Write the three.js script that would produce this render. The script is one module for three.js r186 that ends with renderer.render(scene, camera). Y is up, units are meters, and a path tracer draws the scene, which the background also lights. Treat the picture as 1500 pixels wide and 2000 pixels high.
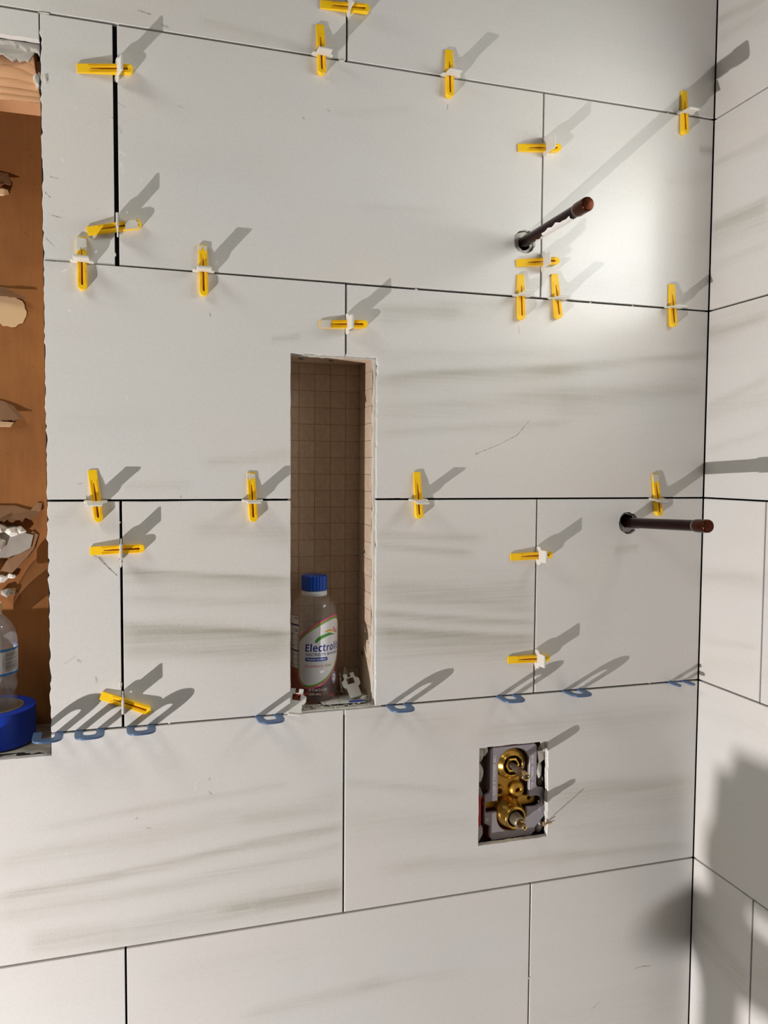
import * as THREE from 'three';
import { mergeGeometries, toCreasedNormals } from 'three/addons/utils/BufferGeometryUtils.js';
import { RoundedBoxGeometry } from 'three/addons/geometries/RoundedBoxGeometry.js';
import { ConvexGeometry } from 'three/addons/geometries/ConvexGeometry.js';
import { RectAreaLightUniformsLib } from 'three/addons/lights/RectAreaLightUniformsLib.js';

// ---------------------------------------------------------------- camera, light, exposure
// The tiled back wall is the plane z = 0, the tiled right wall the plane x = 0, y = 0 is the joint at the lens height.
RectAreaLightUniformsLib.init();
const scene = new THREE.Scene();
scene.background = new THREE.Color(0x0b0b0b);
const camera = new THREE.PerspectiveCamera(2 * Math.atan(1000 / 1538.37) * 180 / Math.PI, 0.75, 0.02, 30);
camera.position.set(-0.8814, 0.0427, 1.0979);
camera.rotation.set(-0.0535, -0.2910, 0.0067, 'YXZ');
const renderer = new THREE.WebGLRenderer({ antialias: true });
renderer.toneMapping = THREE.LinearToneMapping;
renderer.toneMappingExposure = 1.0;
renderer.shadowMap.enabled = true;
renderer.shadowMap.type = THREE.PCFSoftShadowMap;

const LAMP = { at: [-2.23, -1.31, 0.784], color: new THREE.Color(1.0, 0.955, 0.94), candela: 15.4, radius: 0.3, aim: [-0.55, -0.05, 0], angle: 0.98, penumbra: 0.35 };
const WINDOW = { y0: 0.325, y1: 0.63, z0: 0.15, z1: 0.74, depth: 0.115, color: new THREE.Color(0.965, 1.0, 0.98), radiance: 6 };
const FILL_PANEL = { at: [-1.75, 0.95, 0.5], size: 0.6, color: new THREE.Color(1.0, 1.0, 0.88), radiance: 6.5 };  // added fill light overhead, no fixture known there
const ROOM = { left: -3.1, front: 2.6, floor: -1.45, ceiling: 1.0 };

// ---------------------------------------------------------------- helpers
function rng(seed) { let a = seed >>> 0; return () => { a = (a + 0x6d2b79f5) | 0; let t = Math.imul(a ^ (a >>> 15), 1 | a); t = (t + Math.imul(t ^ (t >>> 7), 61 | t)) ^ t; return ((t ^ (t >>> 14)) >>> 0) / 4294967296; }; }
function hash(x, y, s) { let h = Math.imul(x, 374761393) + Math.imul(y, 668265263) + Math.imul(s, 2147483647 ^ 0x5bd1e995); h = Math.imul(h ^ (h >>> 13), 1274126177); return ((h ^ (h >>> 16)) >>> 0) / 4294967296; }
function vnoise(x, y, s) { const ix = Math.floor(x), iy = Math.floor(y), fx = x - ix, fy = y - iy, u = fx * fx * (3 - 2 * fx), v = fy * fy * (3 - 2 * fy);
  const a = hash(ix, iy, s), b = hash(ix + 1, iy, s), c = hash(ix, iy + 1, s), d = hash(ix + 1, iy + 1, s); return a + (b - a) * u + (c - a) * v + (a - b - c + d) * u * v; }
function fbm(x, y, s, n = 4) { let t = 0, a = 0.5, m = 0; for (let i = 0; i < n; i++) { t += a * vnoise(x, y, s + i * 17); m += a; a *= 0.5; x *= 2.03; y *= 2.03; } return t / m; }
const used = new Map();
function numbered(name) { const n = used.get(name) ?? 0; used.set(name, n + 1); return n ? name + '_' + String(n).padStart(3, '0') : name; }
function mesh(name, geometry, material, parent) {
  const m = new THREE.Mesh(geometry, material); m.castShadow = m.receiveShadow = true;
  m.name = parent ? name : numbered(name); (parent ?? scene).add(m); return m;
}
function tag(o, label, category, group) { o.userData.label = label; o.userData.category = category; if (group) o.userData.group = group; return o; }
function thing(name, label, category, position = [0, 0, 0], group) {
  const g = new THREE.Group(); g.name = numbered(name); g.position.set(...position); scene.add(g); return tag(g, label, category, group);
}
function structure(name) { const g = new THREE.Group(); g.name = name; g.userData.kind = 'structure'; scene.add(g); return g; }
function box(x0, x1, y0, y1, z0, z1) { return new THREE.BoxGeometry(x1 - x0, y1 - y0, z1 - z0).translate((x0 + x1) / 2, (y0 + y1) / 2, (z0 + z1) / 2); }
function merged(list) { return mergeGeometries(list.map((g) => { const n = g.index ? g.toNonIndexed() : g.clone(); for (const k of Object.keys(n.attributes)) if (!['position', 'normal', 'uv'].includes(k)) n.deleteAttribute(k); return n; })); }
function poly(points, holes = []) {
  const s = new THREE.Shape(points.map(([x, y]) => new THREE.Vector2(x, y)));
  for (const h of holes) s.holes.push(h instanceof THREE.Path ? h : new THREE.Path(h.map(([x, y]) => new THREE.Vector2(x, y))));
  return s;
}
function circle(x, y, r, n = 28, wob = 0, seed = 1) { const out = []; for (let i = 0; i < n; i++) { const a = i / n * Math.PI * 2, q = r * (1 + wob * (hash(i, 3, seed) - 0.5)); out.push([x + q * Math.cos(a), y + q * Math.sin(a)]); } return out; }
function rect(x0, x1, y0, y1) { return [[x0, y0], [x1, y0], [x1, y1], [x0, y1]]; }
function roundRect(x0, x1, y0, y1, r, n = 4) { const out = []; for (const [cx, cy, a0] of [[x1 - r, y0 + r, -0.5], [x1 - r, y1 - r, 0], [x0 + r, y1 - r, 0.5], [x0 + r, y0 + r, 1]]) for (let i = 0; i <= n; i++) { const a = (a0 + 0.5 * i / n) * Math.PI; out.push([cx + r * Math.cos(a), cy + r * Math.sin(a)]); } return out; }
function jagged(a, b, amp, seed, step = 0.006, spike = 0) { // points from a towards b (b left out), nibbled along the way
  const L = Math.hypot(b[0] - a[0], b[1] - a[1]), n = Math.max(2, Math.round(L / step)), nx = -(b[1] - a[1]) / L, ny = (b[0] - a[0]) / L, out = [a];
  for (let i = 1; i < n; i++) { let d = amp * (hash(i, 1, seed) - 0.5) * (0.4 + 1.2 * hash(i >> 2, 2, seed)); if (spike && hash(i, 5, seed) > 0.95) d += spike * (hash(i, 6, seed) - 0.3); const t = (i + 0.6 * (hash(i, 3, seed) - 0.5)) / n; out.push([a[0] + (b[0] - a[0]) * t + nx * d, a[1] + (b[1] - a[1]) * t + ny * d]); }
  return out;
}
function slab(shape, depth, bevel = 0, curve = 8) { // from z = 0 to depth, outline kept
  return bevel ? new THREE.ExtrudeGeometry(shape, { depth: depth - 2 * bevel, bevelEnabled: true, bevelThickness: bevel, bevelSize: bevel, bevelOffset: -bevel, bevelSegments: 1, curveSegments: curve }).translate(0, 0, bevel)
    : new THREE.ExtrudeGeometry(shape, { depth, bevelEnabled: false, curveSegments: curve });
}
function planarUV(g, x0, y0, w, h) { const p = g.attributes.position, uv = new Float32Array(p.count * 2); for (let i = 0; i < p.count; i++) { uv[i * 2] = (p.getX(i) - x0) / w; uv[i * 2 + 1] = (p.getY(i) - y0) / h; } g.setAttribute('uv', new THREE.BufferAttribute(uv, 2)); return g; }
function lathe(profile, n = 40) { return new THREE.LatheGeometry(profile.map(([r, y]) => new THREE.Vector2(Math.max(r, 1e-5), y)), n); }
function zLathe(profile, n = 36) { return lathe(profile, n).rotateX(Math.PI / 2); } // profile along +z
function bumpy(g, amp, freq, seed) { // pushes vertices about by smooth noise, seams kept together
  const p = g.attributes.position; for (let i = 0; i < p.count; i++) { const x = p.getX(i), y = p.getY(i), z = p.getZ(i);
    p.setXYZ(i, x + amp * (fbm(y * freq + 9, z * freq + x * freq, seed) - 0.5), y + amp * (fbm(x * freq + 5, z * freq - y * freq, seed + 3) - 0.5), z + amp * (fbm(x * freq - z * freq, y * freq + 2, seed + 7) - 0.5)); }
  g.computeVertexNormals(); return g;
}
function lump(seed, sx, sy, sz, n = 22) { const r = rng(seed), pts = []; for (let i = 0; i < n; i++) { const u = r() * 2 - 1, a = r() * 6.283, q = Math.sqrt(1 - u * u), k = 0.75 + 0.25 * r(); pts.push(new THREE.Vector3(q * Math.cos(a) * sx * k, u * sy * k, q * Math.sin(a) * sz * k)); } return new ConvexGeometry(pts); }
function data(w, h, fn, srgb = true) { const a = new Uint8Array(w * h * 4), c = [0, 0, 0, 255]; for (let y = 0; y < h; y++) for (let x = 0; x < w; x++) { c[3] = 255; fn((x + 0.5) / w, (y + 0.5) / h, c, x, y); a.set([Math.max(0, Math.min(255, c[0])), Math.max(0, Math.min(255, c[1])), Math.max(0, Math.min(255, c[2])), c[3]], (y * w + x) * 4); }
  const t = new THREE.DataTexture(a, w, h); t.magFilter = THREE.LinearFilter; t.minFilter = THREE.LinearMipmapLinearFilter; t.generateMipmaps = true; t.wrapS = t.wrapT = THREE.RepeatWrapping; if (srgb) t.colorSpace = THREE.SRGBColorSpace; t.needsUpdate = true; return t; }
const std = (o) => new THREE.MeshStandardMaterial(o), phys = (o) => new THREE.MeshPhysicalMaterial(o);

// ---------------------------------------------------------------- materials
const M = {
  yellow: phys({ color: 0xffcd18, roughness: 0.42, specularIntensity: 0.8 }),
  amber: std({ color: 0xb87205, roughness: 0.55 }),
  clip: phys({ color: 0xeceae4, roughness: 0.45, transmission: 0.25, thickness: 0 }),
  shim: phys({ color: 0x4d6a92, roughness: 0.4, transmission: 0.1, thickness: 0 }),
  mortar: std({ color: 0xe4e0d9, roughness: 0.95, map: data(128, 128, (u, v, c) => { const k = 190 + 60 * fbm(u * 30, v * 30, 4); c[0] = k; c[1] = k; c[2] = k * 0.98; }) }),
  joint: std({ color: 0x17161a, roughness: 0.95 }),
  board: std({ color: 0xd8d2ca, roughness: 0.95 }),
  paint: std({ color: 0xdedad2, roughness: 0.9 }),
  floor: std({ color: 0x4d463f, roughness: 0.9 }),
  roomPaint: std({ color: 0x56524c, roughness: 0.9 }),
  core: std({ color: 0xa08a70, roughness: 0.95 }),
  steel: phys({ color: 0x8d8a86, metalness: 0.9, roughness: 0.5 }),
  copper: phys({ color: 0x4d3026, metalness: 0.9, roughness: 0.38, map: data(128, 256, (u, v, c) => { const k = fbm(u * 8, v * 14, 5), s = fbm(u * 22, v * 5, 9); c[0] = 120 + 60 * k; c[1] = 100 + 70 * k * s; c[2] = 95 + 55 * k; }), roughnessMap: data(64, 128, (u, v, c) => { c[1] = 120 + 130 * fbm(u * 9, v * 16, 6); }, false) }),
  capCopper: phys({ color: 0x613826, metalness: 0.95, roughness: 0.3, map: data(64, 64, (u, v, c) => { const k = fbm(u * 9, v * 9, 8); c[0] = 150 + 90 * k; c[1] = 130 + 90 * k; c[2] = 120 + 90 * k; }) }),
  solder: phys({ color: 0x8d8885, metalness: 0.8, roughness: 0.35 }),
  whiteFilm: phys({ color: 0xe9e6e4, roughness: 0.3 }),
  brass: phys({ color: 0xcda24a, metalness: 0.9, roughness: 0.28, roughnessMap: data(64, 64, (u, v, c) => { c[1] = 150 + 100 * fbm(u * 10, v * 10, 3); }, false) }),
  castBrass: phys({ color: 0xc99b40, metalness: 0.75, roughness: 0.45, bumpMap: data(128, 128, (u, v, c) => { c[0] = 255 * fbm(u * 30, v * 30, 8); }, false), bumpScale: 0.0004 }),
  spline: phys({ color: 0x9a8f7d, metalness: 0.9, roughness: 0.5 }),
  stemTip: phys({ color: 0xc4a878, metalness: 1, roughness: 0.25 }),
  red: phys({ color: 0xb8101c, roughness: 0.3 }),
  rubber: std({ color: 0x1d1b1a, roughness: 0.7 }),
};

// ---------------------------------------------------------------- tiles
const P = 0.3055, T = 0.611, J = 0.0029, TH = 0.0095;
function tileTexture(x0, y0, w, h, veins, marks, seed, W = 1024, H = 512) {
  const V = veins.map(([ax, ay, bx, by, wd, amp]) => (ax < bx ? { ax, ay, bx, by, wd, amp } : { ax: bx, ay: by, bx: ax, by: ay, wd, amp })), R = rng(seed * 31 + 5);
  return data(W, H, (u, v, c) => {
    const x = x0 + u * w, y = y0 + v * h; let d = 0;
    for (let i = 0; i < V.length; i++) { const q = V[i], t = (x - q.ax) / (q.bx - q.ax); if (t < -0.08 || t > 1.08) continue;
      let dy = y - q.ay - (q.by - q.ay) * t; if (Math.abs(dy) > 4 * q.wd + 0.006) continue;
      dy += (fbm(x * 7, q.wd * 900, seed, 3) - 0.5) * (1.3 * q.wd + 0.002) + (vnoise(x * 1400, y * 1400, seed + 5) - 0.5) * 0.5 * q.wd;
      const k = dy / (q.wd * (1 + 0.8 * vnoise(x * 9, q.wd * 700, seed + 2))), e = Math.min(1, Math.max(0, (t + 0.08) / 0.16)) * Math.min(1, Math.max(0, (1.08 - t) / 0.16));
      d += q.amp * Math.exp(-k * k * (dy > 0 ? 1.6 : 0.7)) * e * (0.2 + 1.0 * fbm(x * 9, y * 330, seed + i, 3)); }
    d = Math.min(0.85, d * (0.82 + 0.4 * R())) + 0.07 * Math.max(0, fbm(x * 4, y * 55, seed + 11, 4) - 0.5) + 0.03 * (fbm(x * 7, y * 9, seed + 40, 3) - 0.5);
    const g = (R() - 0.5) * 6 + (vnoise(x * 900, y * 900, seed) - 0.5) * 6, tint = (fbm(x * 5, y * 7, seed + 60, 3) - 0.5) * 5;
    c[0] = 222 - d * 56 + g + tint; c[1] = 219 - d * 58 + g; c[2] = 215 - d * 68 + g - tint;
    for (const [mx, my, nx, ny, mw, shade] of marks) { const L2 = (nx - mx) ** 2 + (ny - my) ** 2 + 1e-9, t = Math.max(0, Math.min(1, ((x - mx) * (nx - mx) + (y - my) * (ny - my)) / L2)), dd = Math.hypot(x - mx - t * (nx - mx), y - my - t * (ny - my)) + (vnoise(x * 700, y * 700, 3) - 0.5) * mw; if (dd < mw) { const k = 0.8 * (1 - dd / mw); for (let j = 0; j < 3; j++) c[j] += (shade - c[j]) * k; } }
  });
}
const bodyColor = 0xc9c4bb;
function tileMaterial(tex) { return phys({ map: tex, roughness: 0.26, ior: 1.52 }); }
const plainTiles = [1, 2, 3].map((s) => tileMaterial(tileTexture(0, 0, T, P, [[0, 0.05 * s, T, 0.07 * s, 0.012, 0.14], [0, 0.2, T, 0.18 + 0.02 * s, 0.008, 0.18]], [], 70 + s, 512, 256)));

// streaks of the stone pattern, in metres on the wall: x, y to x, y, half width, strength
const veins = {
  k0r: [[-0.562, 0.267, -0.436, 0.281, 0.009, 0.3], [-0.476, 0.278, -0.345, 0.29, 0.011, 0.15], [-0.563, 0.176, -0.243, 0.206, 0.005, 0.42], [-0.563, 0.168, -0.242, 0.195, 0.014, 0.2], [-0.317, 0.195, -0.002, 0.237, 0.006, 0.34], [-0.563, 0.124, -0.237, 0.158, 0.011, 0.24], [-0.281, 0.145, -0.001, 0.194, 0.013, 0.22], [-0.563, 0.096, -0.254, 0.119, 0.005, 0.22], [-0.546, 0.209, -0.247, 0.225, 0.007, 0.16], [-0.351, 0.157, 0, 0.177, 0.01, 0.2]],
  k0l: [[-0.717, 0.222, -0.677, 0.229, 0.004, 0.28], [-0.807, 0.052, -0.69, 0.066, 0.006, 0.2], [-0.914, 0.018, -0.828, 0.023, 0.006, 0.16], [-0.994, 0.104, -0.874, 0.111, 0.013, 0.06]],
  km1m: [[-0.915, -0.092, -0.69, -0.113, 0.004, 0.5], [-0.915, -0.1, -0.69, -0.119, 0.01, 0.25], [-0.915, -0.13, -0.69, -0.148, 0.007, 0.24], [-0.915, -0.167, -0.69, -0.188, 0.005, 0.55], [-0.916, -0.18, -0.69, -0.201, 0.014, 0.5], [-0.916, -0.202, -0.69, -0.218, 0.006, 0.2], [-0.821, -0.032, -0.69, -0.048, 0.01, 0.22], [-0.562, -0.053, -0.398, -0.06, 0.005, 0.3], [-0.562, -0.068, -0.415, -0.083, 0.005, 0.34],
    [-0.561, -0.125, -0.309, -0.144, 0.011, 0.38], [-0.561, -0.146, -0.309, -0.168, 0.008, 0.3], [-0.561, -0.169, -0.308, -0.195, 0.005, 0.5], [-0.561, -0.193, -0.308, -0.219, 0.005, 0.42], [-0.561, -0.207, -0.308, -0.231, 0.016, 0.5], [-0.561, -0.102, -0.31, -0.12, 0.014, 0.14]],
  km1r: [[-0.167, -0.083, -0.124, -0.077, 0.006, 0.25], [-0.295, -0.045, -0.013, -0.04, 0.025, 0.07]],
  km1l: [[-0.999, -0.021, -0.921, -0.036, 0.013, 0.08]],
  km2l: [[-1.071,-0.518,-0.921,-0.506,0.005,0.5],[-0.921,-0.506,-0.758,-0.489,0.005,0.5],[-0.758,-0.489,-0.614,-0.48,0.005,0.5],[-1.072,-0.541,-0.921,-0.538,0.007,0.26],[-0.921,-0.538,-0.758,-0.525,0.007,0.26],[-0.758,-0.525,-0.614,-0.507,0.007,0.26],[-1.035,-0.584,-0.922,-0.584,0.012,0.34],[-0.922,-0.584,-0.737,-0.577,0.012,0.34],[-0.737,-0.577,-0.613,-0.572,0.012,0.34],[-0.783,-0.58,-0.613,-0.574,0.005,0.45],[-1.07,-0.468,-0.92,-0.459,0.011,0.2],[-0.92,-0.459,-0.758,-0.445,0.011,0.2],[-0.758,-0.445,-0.614,-0.435,0.011,0.2],[-1.017,-0.431,-0.808,-0.413,0.004,0.2],[-0.808,-0.413,-0.695,-0.406,0.004,0.2],[-0.761,-0.451,-0.614,-0.454,0.006,0.14]],
  km2r: [[-0.611, -0.416, -0.427, -0.446, 0.005, 0.22], [-0.611, -0.313, -0.428, -0.339, 0.011, 0.16], [-0.394, -0.359, -0.023, -0.354, 0.013, 0.2], [-0.269, -0.463, -0.014, -0.476, 0.008, 0.3], [-0.269, -0.48, -0.013, -0.49, 0.019, 0.3], [-0.541, -0.549, -0.22, -0.578, 0.008, 0.22], [-0.248, -0.573, -0.01, -0.59, 0.007, 0.28], [-0.611, -0.462, -0.401, -0.497, 0.016, 0.14], [-0.258, -0.53, -0.017, -0.548, 0.014, 0.12]],
  k1m: [[-0.623, 0.538, -0.518, 0.558, 0.004, 0.14], [-0.593, 0.413, -0.47, 0.421, 0.004, 0.1], [-0.896, 0.451, -0.695, 0.454, 0.017, 0.05]],
  k1r: [[-0.027, 0.561, 0, 0.562, 0.004, 0.5], [-0.285, 0.324, -0.131, 0.342, 0.011, 0.1], [-0.089, 0.507, -0.002, 0.525, 0.008, 0.12]],
  k1l: [], k2l: [[-0.81, 0.636, -0.723, 0.626, 0.005, 0.2], [-0.723, 0.627, -0.638, 0.615, 0.004, 0.16], [-0.993, 0.623, -0.869, 0.623, 0.008, 0.1]],
  k2r: [[-0.441, 0.701, -0.095, 0.712, 0.03, 0.06]],
  km3l: [], km3m: [[-0.754, -0.741, -0.54, -0.73, 0.008, 0.2], [-0.587, -0.73, -0.423, -0.732, 0.006, 0.14], [-0.88, -0.653, -0.665, -0.661, 0.017, 0.07]], km3r: [[-0.298, -0.836, -0.007, -0.84, 0.023, 0.1]],
};
// pencil strokes, scuffs and dried mortar specks on single tiles: x, y to x, y, half width, grey
const marks = {
  k0r: [[-0.3202, 0.1207, -0.3413, 0.0968, 0.0006, 120], [-0.3413, 0.0968, -0.3709, 0.0823, 0.0006, 120], [-0.3709, 0.0823, -0.4077, 0.0679, 0.0007, 125], [-0.4077, 0.0679, -0.4085, 0.0677, 0.0012, 120], [-0.341, 0.262, -0.3405, 0.25, 0.0006, 150]],
  k0l: [[-0.9078, 0.1375, -0.9065, 0.134, 0.0012, 248], [-0.977, 0.245, -0.974, 0.243, 0.0013, 246], [-0.9692, 0.0218, -0.964, 0.0225, 0.0009, 160], [-0.721, 0.05, -0.719, 0.045, 0.001, 240], [-0.8, 0.252, -0.799, 0.248, 0.0006, 110], [-0.979, 0.296, -0.985, 0.2925, 0.0012, 245], [-0.9585, 0.003, -0.9585, 0.0065, 0.0006, 80], [-0.8394, 0.003, -0.8394, 0.0065, 0.0006, 80]],
  k1m: [[-0.915, 0.484, -0.91, 0.476, 0.0022, 200], [-0.914, 0.452, -0.906, 0.448, 0.002, 236], [-0.912, 0.437, -0.909, 0.425, 0.002, 234], [-0.9146, 0.5134, -0.906, 0.509, 0.001, 185], [-0.838, 0.519, -0.834, 0.518, 0.001, 165], [-0.673, 0.5257, -0.671, 0.525, 0.0014, 165], [-0.6381, 0.5408, -0.635, 0.54, 0.0014, 160], [-0.46, 0.572, -0.461, 0.566, 0.0007, 100], [-0.888, 0.42, -0.886, 0.418, 0.0012, 240]],
  k1l: [[-0.9969, 0.4106, -0.988, 0.4095, 0.0009, 150], [-1.0031, 0.3909, -0.9975, 0.3855, 0.0009, 140], [-0.9964, 0.3629, -0.985, 0.361, 0.0009, 130], [-1.0028, 0.3336, -0.993, 0.3235, 0.0008, 140], [-0.9832, 0.4344, -0.981, 0.431, 0.0015, 238], [-0.968, 0.5, -0.965, 0.499, 0.0012, 235]],
  km1l: [[-0.9434, -0.076, -0.938, -0.083, 0.0022, 150], [-0.938, -0.083, -0.922, -0.1, 0.001, 110], [-0.952, -0.0715, -0.9434, -0.076, 0.0007, 120], [-0.972, -0.21, -0.968, -0.213, 0.002, 170], [-0.95, -0.235, -0.949, -0.241, 0.0018, 178], [-0.99, -0.215, -0.975, -0.205, 0.001, 190]],
  km2l: [[-0.8029, -0.407, -0.801, -0.41, 0.0018, 160], [-0.8042, -0.3872, -0.803, -0.389, 0.0016, 170], [-0.822, -0.389, -0.823, -0.404, 0.0008, 240], [-0.9017, -0.4334, -0.899, -0.4315, 0.0006, 110], [-0.8886, -0.4472, -0.882, -0.4485, 0.0006, 120]],
  km3r: [[-0.1098, -0.7857, -0.095, -0.785, 0.0009, 140], [-0.095, -0.785, -0.079, -0.787, 0.0008, 115], [-0.19, -0.84, -0.175, -0.83, 0.0008, 150]],
  k2l: [[-0.8883, 0.633, -0.873, 0.6305, 0.0009, 130], [-0.859, 0.6195, -0.851, 0.6175, 0.0022, 170], [-0.605, 0.667, -0.597, 0.6665, 0.0006, 150]],
};

const NICHE = { x0: -0.690, x1: -0.564, y0: -0.3035, y1: 0.204, depth: 0.095 };
const RECESS = { x: -1.006, y0: -0.3345, y1: 0.577, x0: -1.38, depth: 0.139 };
const VALVE = { x0: -0.3965, x1: -0.2795, y0: -0.538, y1: -0.384 };
const PIPES = [{ x: -0.3336, y: 0.388 }, { x: -0.1416, y: -0.0397 }];

const wallBack = structure('wall_back');
const tileShapes = [];
function backTile(key, x0, x1, y0, y1, pieces, o = {}) {
  let index = 0;
  const mat = key ? tileMaterial(tileTexture(x0, y0, T, P, veins[key] ?? [], marks[key] ?? [], key.length * 13 + key.charCodeAt(key.length - 1) + key.charCodeAt(1))) : plainTiles[(o.seed ?? 0) % 3];
  for (const [points, holes = []] of pieces ?? [[rect(x0 + J / 2, x1 - J / 2, y0 + J / 2, y1 - J / 2)]]) {
    const g = planarUV(slab(poly(points, holes), TH, 0.0005), x0, y0, T, P);
    mesh('tile', g, mat, wallBack).position.z = -TH + (hash(x0 * 1000 | 0, y0 * 1000 | 0, points.length) - 0.5) * 0.0005 + (index++ === 0 ? o.proud ?? 0 : 0);
  }
}
const j = J / 2, R1 = P, R2 = 2 * P, D1 = -P, D2 = -2 * P;
// top row
backTile('k2l', -2 * T, -T, R2, R2 + P); backTile('k2r', -T, 0, R2, R2 + P);
// second row: a strip tile over the recess, a cut tile beside it, a whole tile, a cut tile to the corner
backTile('k1l', -2.5 * P * 2, -1.5 * P * 2, R1, R2, [
  [[[-1.38, RECESS.y1], ...jagged([-1.35, RECESS.y1 + 0.0005], [-1.0075, RECESS.y1], 0.0012, 3), [-1.0075, RECESS.y1], [-1.0075, R2 - j], [-1.38, R2 - j]]],
  [[[RECESS.x, R1 + 0.0006], [-0.9185 - 0.0019, R1 + 0.0006], [-0.9185 - 0.0019, R2 - j], [RECESS.x, R2 - j], ...jagged([RECESS.x, R2 - 0.02], [RECESS.x, R1 + 0.004], 0.0022, 8, 0.006, 0.004)]],
]);
backTile('k1m', -1.5 * T, -0.5 * T, R1, R2, [[rect(-1.5 * T + 0.0019, -0.5 * T - j, R1 + j, R2 - j), [circle(PIPES[0].x, PIPES[0].y, 0.0176, 26, 0.08, 4)]]]);
backTile('k1r', -0.5 * T, 0.5 * T, R1, R2, [[rect(-0.5 * T + j, -0.0015, R1 + j, R2 - j)]]);
// third row: both tiles notched for the niche
backTile('k0l', -2 * T, -T, 0, R1, [[[[RECESS.x, 0.0015], ...jagged([NICHE.x0 - 0.04, j], [NICHE.x0, j], 0.0004, 4), ...jagged([NICHE.x0, j], [NICHE.x0, NICHE.y1], 0.0006, 5, 0.01), ...jagged([NICHE.x0, NICHE.y1], [-T - j, NICHE.y1], 0.0012, 6), [-T - j, NICHE.y1], [-T - j, R1 - j], [-0.92, R1 - 0.0006], [RECESS.x, R1 - 0.0006], ...jagged([RECESS.x, R1 - 0.006], [RECESS.x, 0.006], 0.0022, 9, 0.006, 0.004)]]], { proud: 0.0012 });
backTile('k0r', -T, 0, 0, R1, [[[...jagged([NICHE.x1, j], [NICHE.x1 + 0.05, j], 0.0004, 2), [-0.0015, j], [-0.0015, R1 - j], [-T + j, R1 - j], ...jagged([-T + j, NICHE.y1], [NICHE.x1, NICHE.y1], 0.0012, 7), ...jagged([NICHE.x1, NICHE.y1], [NICHE.x1, j], 0.0009, 8, 0.006, 0.003)]]]);
// fourth row
backTile('km1l', -2.5 * T, -1.5 * T, D1, 0, [[[[RECESS.x, D1 + j], [-1.5 * T - 0.0017, D1 + j], [-1.5 * T - 0.0017, -j], [RECESS.x, -j], ...jagged([RECESS.x, -0.006], [RECESS.x, D1 + 0.004], 0.0026, 11, 0.006, 0.006)]]]);
backTile('km1m', -1.5 * T, -0.5 * T, D1, 0, [
  [[...jagged([NICHE.x0, -j], [-1.5 * T + 0.0017, -j], 0.0004, 3, 0.03), [-1.5 * T + 0.0017, -j], [-1.5 * T + 0.0017, D1 + j], [NICHE.x0, D1 + j], ...jagged([NICHE.x0, D1 + j], [NICHE.x0, -j], 0.0005, 12, 0.01)]],
  [[[NICHE.x1, D1 + j], [-0.5 * T - j, D1 + j], [-0.5 * T - j, -j], [NICHE.x1, -j], ...jagged([NICHE.x1, -0.006], [NICHE.x1, D1 + 0.006], 0.001, 13, 0.006, 0.003)]],
], { proud: 0.0012 });
backTile('km1r', -0.5 * T, 0.5 * T, D1, 0, [[rect(-0.5 * T + j, -0.0015, D1 + j, -j), [circle(PIPES[1].x, PIPES[1].y, 0.0176, 26, 0.08, 7)]]]);
// fifth row: cut out under the recess and round the valve
backTile('km2l', -2 * T, -T, D2, D1, [[[...jagged([RECESS.x0, RECESS.y0], [RECESS.x, RECESS.y0], 0.0006, 14, 0.008).slice(0), [RECESS.x, RECESS.y0], [RECESS.x, D1 - j], [-T - j, D1 - j], [-T - j, D2 + j], [RECESS.x0, D2 + j]]]]);
backTile('km2r', -T, 0, D2, D1, [[rect(-T + j, -0.0015, D2 + j, D1 - j), [[...jagged([VALVE.x0, VALVE.y0], [VALVE.x1 + 0.0015, VALVE.y0], 0.0007, 15, 0.004), ...jagged([VALVE.x1 + 0.0015, VALVE.y0], [VALVE.x1, VALVE.y1], 0.0022, 16, 0.006), ...jagged([VALVE.x1, VALVE.y1], [VALVE.x0, VALVE.y1], 0.0012, 17, 0.005), ...jagged([VALVE.x0, VALVE.y1], [VALVE.x0, VALVE.y0], 0.0005, 18, 0.01)]]]]);
// sixth row and the rows under it
backTile('km3l', -2.5 * T, -1.5 * T, D2 - P, D2); backTile('km3m', -1.5 * T, -0.5 * T, D2 - P, D2); backTile('km3r', -0.5 * T, 0.5 * T, D2 - P, D2, [[rect(-0.5 * T + j, -0.0015, D2 - P + j, D2 - j)]]);
for (const [x0, x1] of [[-2 * T, -T], [-T, 0]]) backTile(null, x0, x1, -4 * P, -3 * P, null, { seed: 1 });
for (const [x0, x1] of [[-1.5 * T, -0.5 * T], [-0.5 * T, -0.0015]]) backTile(null, x0, x1, ROOM.floor, -4 * P, null, { seed: 2 });

// dried mortar squeezed out of the joints, in places: x, y, half width, half height
[[-0.9196,-0.2475,0.0035,0.0055],[-0.9172,-0.0836,0.0027,0.0062],[-0.9185,-0.029,0.0019,0.0019],[-0.6179,0.6108,0.0055,0.0027],[-0.9217,0.4919,0.0019,0.0023],[-0.9202,0.32,0.0019,0.0031],[-0.2196,0.3047,0.0023,0.0012],[-0.1434,0.305,0.0023,0.0012],[-0.3055,-0.7665,0.0019,0.0019],[-0.8565,-0.3045,0.0019,0.0016],[-0.0949,-0.3045,0.0019,0.0012],[-1.001,0.6106,0.0086,0.0016],[-0.9729,0.3045,0.0234,0.0018],[-0.5059,0.3048,0.0027,0.0012],[-0.2745,0.304,0.0184,0.0016],[-0.0872,0.6105,0.0023,0.0012]].forEach(([x, y, w, h], i) => mesh('mortar_fleck', bumpy(lump(700 + i, w, h, 0.0016, 26), 0.0008, 500, i).translate(x, y, -0.0004), M.mortar, wallBack));

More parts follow.
